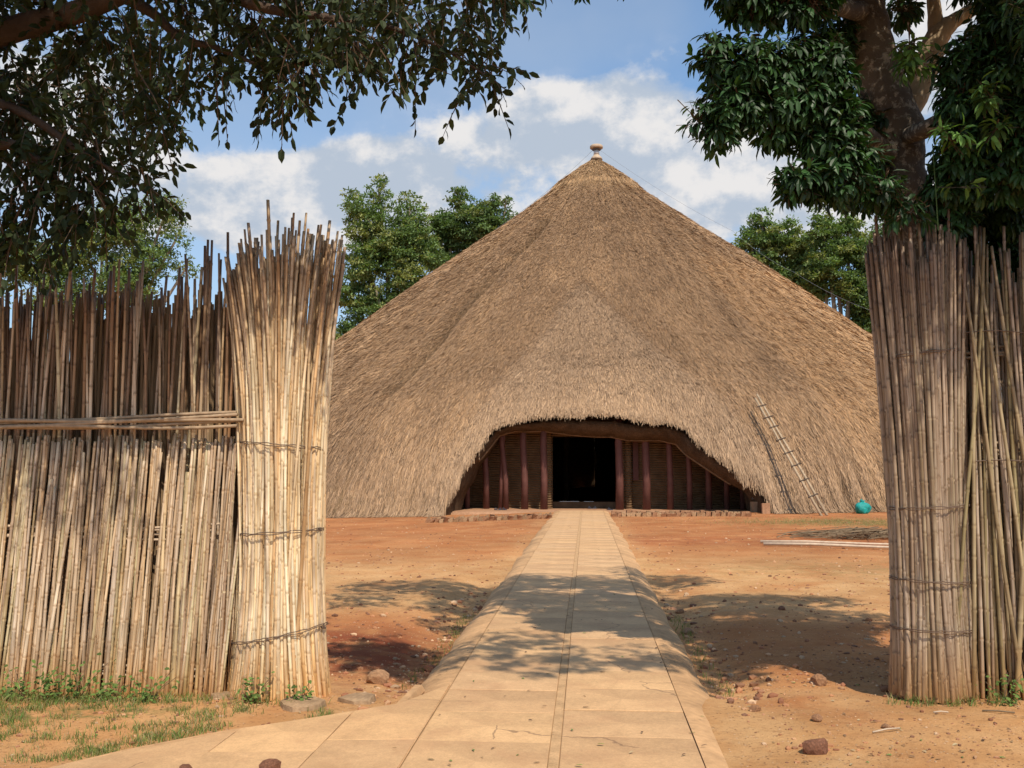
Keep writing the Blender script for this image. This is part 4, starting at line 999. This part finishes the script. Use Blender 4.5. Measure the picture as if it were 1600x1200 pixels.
def limb(root, pts, rads, m, name='branch', n=9, parent=None):
    P = [Vector(p) for p in pts]; pp = []; rr = []
    for i in range(len(P)-1):       # smooth
        p0, p1, p2, p3 = P[max(i-1, 0)], P[i], P[i+1], P[min(i+2, len(P)-1)]
        for k in range(5):
            t = k/5; pp.append(.5*((2*p1)+(-p0+p2)*t+(2*p0-5*p1+4*p2-p3)*t*t+(-p0+3*p1-3*p2+p3)*t**3)); rr.append(rads[i]+(rads[i+1]-rads[i])*t)
    pp.append(P[-1]); rr.append(rads[-1]); rr = [r*(1+.03*math.sin(i*2.1)+.02*math.sin(i*5.3)) for i, r in enumerate(rr)]
    b = MB(); b.tube([p-root.location for p in pp], rr, n); return b.build(name, M[m], parent or root, True)
limb(lt, [(-6.4, 6.3, -.2), (-6.35, 6.3, 1.5), (-6.1, 6.3, 3.0), (-5.6, 6.35, 3.9)], [.34, .27, .24, .18], 'barkL', 'trunk', 14)
limb(lt, [(-5.65, 6.35, 3.8), at_Y(-120, 90, 6.3), at_Y(10, 48, 6.3), at_Y(110, 22, 6.25), at_Y(190, -8, 6.2), at_Y(330, -60, 6.2)], [.17, .12, .095, .08, .065, .04], 'barkL')
limb(lt, [at_Y(190, -8, 6.2), at_Y(240, 22, 6.2), at_Y(285, 62, 6.2), at_Y(330, 72, 6.2), at_Y(400, 100, 6.2)], [.055, .035, .03, .022, .01], 'barkL')
limb(lt, [at_Y(220, -20, 6.2), at_Y(340, -12, 6.2), at_Y(390, 6, 6.2), at_Y(440, 18, 6.2), at_Y(500, 26, 6.2), at_Y(600, 40, 6.2), at_Y(700, 80, 6.15), at_Y(790, 140, 6.1)], [.05, .04, .038, .034, .028, .018, .01, .004], 'barkL')
limb(lt, [(-5.65, 6.35, 3.8), at_Y(-100, 140, 6.2), at_Y(0, 162, 6.2), at_Y(60, 190, 6.2), at_Y(130, 240, 6.2), at_Y(220, 290, 6.2)], [.12, .06, .034, .028, .02, .008], 'barkL')
limb(lt, [(-5.9, 6.3, 3.4), at_Y(-80, 240, 6.2), at_Y(0, 225, 6.2), at_Y(40, 235, 6.2), at_Y(90, 280, 6.2), at_Y(110, 330, 6.2)], [.1, .06, .04, .03, .016, .006], 'barkL')

# right tree behind the right fence
YT = 8.25; rbp = at_Y(1420, 900, YT)
rtree = tag(empty('lichen_tree', (rbp.x, YT, gz(rbp.x, YT))), 'thick-trunked lichen-spotted tree behind the right reed gatepost, dark drooping leaves', 'tree')
T = lambda px, py, Y=YT: at_Y(px, py, Y)
limb(rtree, [(rbp.x+.42, YT, -.2), T(1472, 600), T(1452, 450), T(1425, 350), T(1408, 270), T(1400, 200), T(1376, 130), T(1358, 60), T(1346, 0), T(1325, -110), T(1300, -230)],
     [.30, .24, .225, .20, .20, .225, .20, .19, .18, .15, .11], 'bark', 'trunk', 18)
limb(rtree, [T(1405, 190), T(1432, 140), T(1450, 95), T(1466, 55), T(1488, 35), T(1520, 15), T(1580, -30)], [.13, .12, .11, .105, .07, .055, .04], 'barkT')
limb(rtree, [T(1463, 60), T(1461, 25), T(1455, -30), T(1450, -120)], [.08, .06, .05, .03], 'barkT')
limb(rtree, [T(1410, 215), T(1450, 200, 7.6), T(1500, 170, 7.4), T(1560, 130, 7.2), T(1640, 80, 7.1)], [.08, .07, .06, .05, .04], 'bark')
limb(rtree, [T(1350, 20), T(1300, 10, 7.4), T(1240, 0, 7.2), T(1190, 5, 7.1)], [.1, .05, .03, .01], 'bark')
limb(rtree, [T(1400, 250), T(1330, 190, 7.4), T(1260, 150, 7.2), T(1180, 140, 7.1), T(1110, 150, 7.1)], [.09, .05, .035, .02, .01], 'bark')
limb(rtree, [T(1405, 300), T(1350, 280, 7.5), T(1290, 270, 7.3), T(1240, 285, 7.2)], [.07, .04, .025, .01], 'bark')
RBL = [B(1120, 95, 34, 7.1), B(1165, 105, 45, 7.1), B(1150, 160, 45, 7.1), B(1215, 120, 55, 7.2), B(1215, 180, 42, 7.2), B(1270, 110, 55, 7.3), B(1275, 170, 50, 7.2), B(1305, 60, 34, 8.2), B(1295, 130, 36, 7.3), B(1305, 195, 40, 7.3), B(1350, 190, 40, 8.3),
       B(1090, 185, 16, 7.1, .6), B(1120, 205, 22, 7.1, .7), B(1290, 220, 40, 7.2), B(1330, 240, 38, 8.3), B(1310, 275, 36, 7.2), B(1255, 285, 28, 7.1), B(1345, 285, 36, 8.2), B(1380, 265, 30, 8.4), B(1235, 285, 14, 7.1, .6),
       B(1180, 8, 26, 7.1), B(1225, 5, 28, 7.1), B(1270, 2, 28, 7.1), B(1165, -30, 50, 7.1), B(1260, -50, 60, 7.2),
       B(1412, 15, 20, 8.6, .5), B(1422, 85, 16, 8.6, .5), B(1500, -8, 14, 8.3, .5), B(1560, 15, 40, 7.4), B(1590, 40, 50, 7.2), B(1600, 0, 40, 7.4),
       B(1505, 100, 36, 7.4), B(1550, 120, 50, 7.3), B(1600, 110, 50, 7.2), B(1490, 125, 16, 7.4, .8), B(1500, 165, 26, 7.3), B(1530, 190, 50, 7.3), B(1590, 200, 60, 7.2), B(1500, 235, 32, 7.35), B(1520, 260, 50, 7.3), B(1590, 260, 50, 7.2), B(1478, 295, 28, 7.4), B(1372, 292, 22, 7.3, .8), B(1352, 250, 24, 7.35, .8), B(1420, 330, 22, 7.3, .6), B(1500, 320, 42, 8.4), B(1570, 335, 42, 8.4), B(1482, 345, 26, 7.5),
       B(1660, 150, 90, 7.3), B(1670, 270, 70, 7.6), B(1385, 290, 40, 8.4, .8), B(1440, 380, 40, 8.4), B(1520, 400, 50, 8.5), B(1590, 420, 50, 8.5)]
canopy(rtree, RBL, 4700, 8, .112, 'rosette', (.024, .060, .017), M['leafR'])
# the upper crown over the gateway, above the frame
UP = []
for px in range(1000, 1900, 110):
    for py, Y in ((-130, 7.2), (-250, 7.6), (-330, 8.2)): UP.append(B(px+random.uniform(-30, 30), py, 95, Y, .8))
for x, Y, z, r in ((2.6, 7.2, 6.3, .9), (1.6, 7.6, 6.4, .8), (.8, 8.2, 6.7, .8), (3.4, 6.6, 6.0, .8), (.2, 9.4, 7.2, .8), (1.4, 9.2, 7.2, .9), (2.6, 9.0, 7.2, .9), (4.0, 8.2, 6.5, 1.), (4.8, 7.2, 6.2, .9), (-.8, 9.4, 6.9, .7), (3.5, 10.2, 7.6, .9), (2.9, 5.6, 5.2, .6), (3.8, 6.0, 5.2, .7), (3.3, 6.6, 4.7, .5)): UP.append((Vector((x, Y, z)), r, 1.))
for x, Y, z, r in ((.9, 4.3, 6.3, .5), (1.7, 3.9, 6.5, .55), (2.5, 4.2, 6.4, .5), (1.3, 5.0, 6.3, .5), (2.9, 3.8, 6.7, .5), (3.4, 4.4, 6.6, .5), (.2, 4.9, 6.6, .4)): UP.append((Vector((x, Y, z)), r, .7))  # unseen clusters towards the camera, added to bring the path shade nearer
canopy(rtree, UP, 3600, 8, .13, 'rosette', (.024, .060, .017), M['leafR'], 'upper_crown')
limb(rtree, [T(1300, -230), (1.6, 8.2, 5.9), (.4, 8.8, 6.6), (-.7, 9.4, 6.9)], [.11, .08, .05, .015], 'bark'); limb(rtree, [T(1300, -230), (2.6, 7.0, 6.0), (3.2, 6.0, 5.5)], [.1, .06, .02], 'bark')
# fresh creeper in the fork and hanging vine
b = MB(); b.tube([T(1457, 225, 7.3)-rtree.location, T(1461, 280, 7.25)-rtree.location, T(1466, 360, 7.2)-rtree.location], .004, 4); vine = b.build('hanging_vine', mat('vine', (.09, .15, .05), .6), rtree)
fb = [B(1425, 100, 14, 7.4), B(1422, 75, 12, 7.4), B(1490, 215, 18, 7.05), B(1555, 200, 14, 7.0), B(1500, 290, 14, 7.05), B(1545, 150, 14, 7.0)]
canopy(rtree, fb, 40, 7, .11, 'rosette', (.10, .19, .05), M['leafB'], 'young_leaves')

# shrub behind the gap in the left fence
sh = tag(empty('dark_shrub', (fx(232, 7.6), 7.6, gz(-3, 7.6))), 'dark leafy shrub seen through the gap in the left reed fence', 'shrub')
canopy(sh, [(Vector((fx(232, 7.6), 7.6, z)), .38, 1.) for z in (.6, 1.1, 1.6, 2.1, 2.5)], 260, 8, .11, 'rosette', (.035, .07, .03), M['leafR'])
limb(sh, [(fx(232, 7.6), 7.6, -.1), (fx(230, 7.6), 7.6, 1.2), (fx(234, 7.6), 7.6, 2.4)], [.03, .02, .01], 'barkL', 'stem', 6)

# ================================================================== SMALL THINGS
# grass and weeds
def grass(name, pts, hmin, hmax, lab=None, per=7, col=(.13, .19, .05)):
    P = np.repeat(np.array(pts), per, 0); n = len(P); P = P+np.stack([RNG.normal(0, .02, n), RNG.normal(0, .02, n), np.zeros(n)], -1); P[:, 2] = side_z(P[:, 0], P[:, 1])-.004
    h = RNG.uniform(hmin, hmax, n); ln = RNG.normal(0, .5, (n, 2)); w = RNG.uniform(.0015, .003, n)
    a = RNG.uniform(0, 6.28, n); wv = np.stack([np.cos(a)*w, np.sin(a)*w, 0*a], -1)
    m_ = P+np.stack([ln[:, 0]*h*.35, ln[:, 1]*h*.35, h*.6], -1); t_ = P+np.stack([ln[:, 0]*h*.9, ln[:, 1]*h*.9, h*.95], -1)
    V = np.stack([P-wv, P+wv, m_+wv*.8, m_-wv*.8, t_], 1).reshape(-1, 3); off = (np.arange(n)*5)[:, None, None]
    F = [(np.array([(0, 1, 2, 3)])[None]+off).reshape(-1, 4), (np.array([(3, 2, 4)])[None]+off).reshape(-1, 3)]
    c = np.array(col)*RNG.uniform(.6, 1.5, n)[:, None]; c[:, 0] *= RNG.uniform(.8, 1.5, n)
    dry = (RNG.random(n) < .28)[:, None]; c = np.where(dry, np.array([.34, .26, .13])*RNG.uniform(.7, 1.2, n)[:, None], c)
    o = link(name, npmesh(name, V, F, M['grass'], False, np.repeat(c, 5, 0))); tag(o, lab, 'grass', None, 'stuff')
g = []
for _ in range(9000):
    px = random.uniform(-20, 520); py = random.uniform(1050, 1190); p = at_z(px, py, -.03)
    if p.y > 6.95: continue
    if p.y < cx_at(p.x)+.04: continue
    if float(vnoise(p.x*2.4, p.y*2.4, 77)*.45+vnoise(p.x*9, p.y*9, 78)*.3)+.45*random.random() < .68+.22*max(0, (6.6-p.y)/1.6)+.10*max(0, (px-300)/220): continue
    g.append((p.x, p.y, 0))
grass('grass', g, .02, .06, 'thin green grass growing on the bare earth before the left fence')
g = []
for _ in range(160): g.append((random.uniform(fx(-100), fx(500)), 6.72+random.uniform(-.12, .1), 0))
for _ in range(70): g.append((random.uniform(fx(1390), fx(1600)), 7.26+random.uniform(-.12, .06), 0))
for _ in range(150):
    Y = random.uniform(7.8, 12); g.append((PATH_X+random.choice((-1, 1))*random.uniform(1.18, 1.35), Y, 0))
grass('fringe_grass', g, .03, .09, 'sparse green tufts along the feet of the reed fences and the path edge', 5)
g = []
for _ in range(2600):
    p = (8.4+random.gauss(0, 2.2), 31+random.gauss(0, 1.1), 0); g.append(p)
grass('yard_grass', g, .03, .08, 'thin patch of short grass in the yard below the ladder and sack', 3, (.2, .22, .08))
# broad-leaved weeds at foot of left fence
weeds = [(45, 1055, .22, 'small leafy weed at the left end of the fence foot'), (130, 1045, .30, 'tallest leafy weed climbing the reeds of the left fence'), (100, 1062, .2, 'low leafy weed left of the tallest weed'),
         (185, 1062, .16, 'small leafy weed right of the tallest weed'), (245, 1062, .22, 'leafy weed at the middle of the left fence foot'), (405, 1060, .18, 'round-leaved weed at the foot of the bright gatepost'), (475, 1068, .14, 'low weed at the right corner of the bright gatepost'), (1560, 1065, .2, 'small climbing weed at the foot of the right fence')]
for px, py, h, lab in weeds:
    WY = 6.78 if px < 800 else 7.26; x = fx(px, WY); root = tag(empty('weed', (x, WY, gz(x, WY))), lab, 'plant', 'weeds at the fence foot'); P = []; A = []; NN = []; b = MB(); k = int(70*h/.2)
    for i in range(7):
        tx, tz = random.gauss(0, h*.45), h*random.uniform(.5, 1.1); b.tube([(0, 0, 0), (tx*.5, -.01, tz*.6), (tx, -.02, tz)], .002, 4)
    b.build('stem', M['grass' if False else 'brush'], root)
    for i in range(k):
        u = random.random(); P.append((x+random.gauss(0, h*.42)*(.5+.5*u), WY-.02-random.uniform(0, .10), root.location.z+h*u*random.uniform(.5, 1.15)+.01)); A.append((random.gauss(0, 1), random.gauss(-.4, .6), random.gauss(0, .4))); NN.append((random.gauss(0, .5), -.6, 1))
    P, A, NN = map(np.array, (P, A, NN)); col = np.array((.11, .165, .04))*RNG.uniform(.6, 1.5, k)[:, None]
    leaves('foliage', P, A, NN, RNG.uniform(.02, .045, k), RNG.uniform(.018, .035, k), col, M['grass'], root)['kind'] = 'stuff'

# stones
def rockmesh(seed, m, flat=.7, sub=2):
    rs = random.Random(seed); import bmesh
    bm = bmesh.new(); bmesh.ops.create_icosphere(bm, subdivisions=sub, radius=1)
    cuts_ = [(Vector(unit(1)[0]), rs.uniform(.55, .85)) for _ in range(9)]
    for v in bm.verts:
        for nrm, dd in cuts_:
            e = v.co.dot(nrm)-dd
            if e > 0: v.co -= nrm*e*.9
        v.co *= 1+rs.uniform(-.05, .05); v.co.z *= flat
    me = bpy.data.meshes.new('stone'); bm.to_mesh(me); bm.free(); me.materials.append(m); return me
rocks = [(1275, 1178, .085, 'redstone', 'large rusty red stone on the earth near the lower right'), (1222, 943, .05, 'redstone', 'small reddish stone right of the path, on sunlit earth'), (1357, 957, .04, 'stone', 'small dark stone near the left edge of the right gatepost, in sun'),
         (1277, 1053, .085, 'stone', 'dark round stone in the tree shade right of the path'), (1277, 1127, .045, 'stone', 'pale angular stone between the path and the right gatepost'), (1132, 928, .03, 'redstone', 'tiny red stone in sunlit yard just right of the path edge'),
         (672, 1018, .07, 'redstone', 'dark red stone against the left path edge in the shade'), (590, 1045, .11, 'stone', 'flat tan stone by the foot of the bright gatepost'), (1180, 1110, .04, 'stone', 'pale pebble beside the lower right path edge'),
         (388, 1095, .04, 'redstone', 'small orange stone under the left gatepost'), (1384, 1062, .05, 'stone', 'stone lying against the foot of the right gatepost'), (1385, 1140, .035, 'stone', 'pale stone on the earth left of the weed stick, lower right'), (1062, 935, .06, 'stone', 'rough stone wedged at the right path edge'), (1075, 965, .07, 'stone', 'tan stone beside the right path edge, nearer the camera'), (290, 1206, .045, 'redstone', 'red stone at the bottom left of the picture on the apron'), (420, 1207, .07, 'redstone', 'bigger red stone at the bottom edge on the apron')]
for i, (px, py, r, m_, lab) in enumerate(rocks):
    p = at_z(px, py, -.04 if py < 1190 else 0.0); z = gz(p.x, p.y) if py < 1190 else 0.0
    o = link('stone', rockmesh(i, M[m_])); o.location = (p.x, p.y, z+r*.3); o.scale = (r*1.15, r*.9, r); o.rotation_euler = (0, 0, random.uniform(0, 6)); tag(o, lab, 'stone')
# broken flat concrete pieces by the left gatepost
for i, (px, py, a, b2, lab) in enumerate(((470, 1103, .17, .09, 'broken flat concrete slab half buried before the bright gatepost'), (415, 1083, .15, .09, 'tilted broken concrete piece left of the half buried one'), (560, 1092, .16, .07, 'long broken concrete piece nearest the path by the gatepost'), (345, 1087, .07, .05, 'small broken concrete piece at the fence foot'))):
    p = at_z(px, py, -.03); b = MB(); n = 9; pts = [((a*random.uniform(.75, 1.15))*math.cos(6.283*k/n), (b2*random.uniform(.75, 1.1)*1.6)*math.sin(6.283*k/n)) for k in range(n)]
    v = [(x, y, 0) for x, y in pts]+[(x*.93, y*.93, .045+.01*random.random()) for x, y in pts]; b.add(v, [tuple(range(n-1, -1, -1)), tuple(range(n, 2*n))]+[(k, (k+1) % n, n+(k+1) % n, n+k) for k in range(n)])
    o = b.build('concrete_piece', M['concrete'], None, False, (p.x, p.y, gz(p.x, p.y)-.012)); o.rotation_euler = (random.uniform(-.08, .12), random.uniform(-.08, .08), random.uniform(-.3, .3)); tag(o, lab, 'concrete piece', 'broken concrete before the gatepost')
# gravel
def gravel(n, gen, rmin, rmax, name, lab, cols):
    import bmesh
    bm = bmesh.new(); bmesh.ops.create_icosphere(bm, subdivisions=1, radius=1); V0 = np.array([tuple(v.co) for v in bm.verts]); F0 = np.array([[v.index for v in f.verts] for f in bm.faces]); bm.free()
    P = np.array([gen() for _ in range(n)]); r = rmin*(rmax/rmin)**(RNG.random(n)**2.2); S = np.stack([r*RNG.uniform(.7, 1.4, n), r*RNG.uniform(.7, 1.4, n), r*RNG.uniform(.4, .9, n)], -1)
    V = V0[None]*RNG.uniform(.72, 1.2, (n, len(V0), 1))*S[:, None]; z = side_z(P[:, 0], P[:, 1]); V = V+np.stack([P[:, 0], P[:, 1], z+S[:, 2]*.25], -1)[:, None]
    c = np.array(cols)[RNG.integers(0, len(cols), n)]*RNG.uniform(.7, 1.3, n)[:, None]
    o = link(name, npmesh(name, V.reshape(-1, 3), (F0[None]+(np.arange(n)*len(V0))[:, None, None]).reshape(-1, 3), M['debris'], False, np.repeat(c, len(V0), 0))); tag(o, lab, 'gravel', None, 'stuff')
GC = [(.42, .2, .1), (.3, .13, .07), (.50, .33, .20), (.2, .10, .06), (.46, .26, .14), (.36, .18, .1)]
def gen_near():
    while True:
        x = random.uniform(-4.5, 4.5); Y = random.uniform(4.6, 9)
        if x < -1.3 and Y < cx_at(x)+.05: continue
        if abs(x-PATH_X) > 1.15+.05: 
            if random.random() < .35+.65*(vnoise(x*1.3, Y*1.3, 3) > .5): return x, Y
def gen_far():
    while True:
        Y = 8+28*random.random()**1.4; x = random.uniform(-.36, .42)*Y
        if abs(x-PATH_X) > 1.18: return x, Y
def gen_edge():
    Y = random.uniform(6.6, 14); return PATH_X+random.choice((-1, 1))*random.uniform(1.15, 1.6), Y
gravel(2400, gen_near, .004, .022, 'gravel', 'loose grit and pebbles on the earth before and between the reed fences', GC)
gravel(5200, gen_far, .008, .032, 'yard_gravel', 'scattered red and pale gravel across the yard', GC)
gravel(500, gen_edge, .008, .045, 'edge_gravel', 'pebbles gathered along both edges of the path', GC)
# leaf litter
def litter(n, gen, name, lab, cols, zf):
    P = np.array([gen() for _ in range(n)]); z = zf(P[:, 0], P[:, 1]); pos = np.stack([P[:, 0], P[:, 1], z+.006], -1); a = RNG.uniform(0, 6.28, n)
    ax = np.stack([np.cos(a), np.sin(a), RNG.uniform(0, .25, n)], -1); nr = np.stack([RNG.normal(0, .25, n), RNG.normal(0, .25, n), np.ones(n)], -1); c = np.array(cols)[RNG.integers(0, len(cols), n)]
    o = leaves(name, pos, ax, nr, RNG.uniform(.02, .05, n), RNG.uniform(.012, .022, n), c, M['debris'], None); tag(o, lab, 'leaf litter', None, 'stuff')
LC = [(.1, .06, .04), (.22, .13, .07), (.30, .2, .1), (.15, .2, .06), (.4, .3, .17)]
litter(90, lambda: (PATH_X+random.uniform(-.95, .95), random.uniform(5, 13)), 'path_litter', 'small dry leaves scattered on the paved path', LC, lambda x, y: 0*x)
litter(420, gen_near, 'leaf_litter', 'dry leaves and bits scattered on the bare earth near the gateway', LC, lambda x, y: side_z(x, y))
for px, py, c, lab in ((937, 1050, (.12, .06, .03), 'curled brown dead leaf on the path in the sun, right of the centre strip'), (932, 1163, (.25, .38, .08), 'fresh green leaf lying on the right slabs'), (898, 1196, (.22, .36, .08), 'fresh green leaf at the bottom edge on the path'), (910, 1105, (.16, .09, .05), 'brown leaf on the path below the curled one')):
    p = at_z(px, py, .006); a = random.uniform(-.3, .3)
    e = leaves('fallen_leaf', np.array([tuple(p)]), np.array([[math.cos(a), math.sin(a), .25]]), np.array([[.1, .2, 1.]]), np.array([.05]), np.array([.028]), np.array([c]), M['debris'], None); tag(e, lab, 'leaf')
# sticks
for px, py, ln, a, m_, lab in ((1385, 1145, .22, .5, 'palepole', 'pale broken stick on the earth below the right gatepost'), (1470, 1112, .1, .1, 'palepole', 'short pale stick before the right fence'), (1560, 1110, .2, -.2, 'brush', 'dark twig on the earth at the far lower right')):
    p = at_z(px, py, -.03); z = gz(p.x, p.y)+.014; b = MB(); b.tube([(-ln/2*math.cos(a), -ln/2*math.sin(a), 0), (0, .006, .004), (ln/2*math.cos(a), ln/2*math.sin(a), 0)], .006, 5); tag(b.build('stick', M[m_], None, True, (p.x, p.y, z)), lab, 'stick')
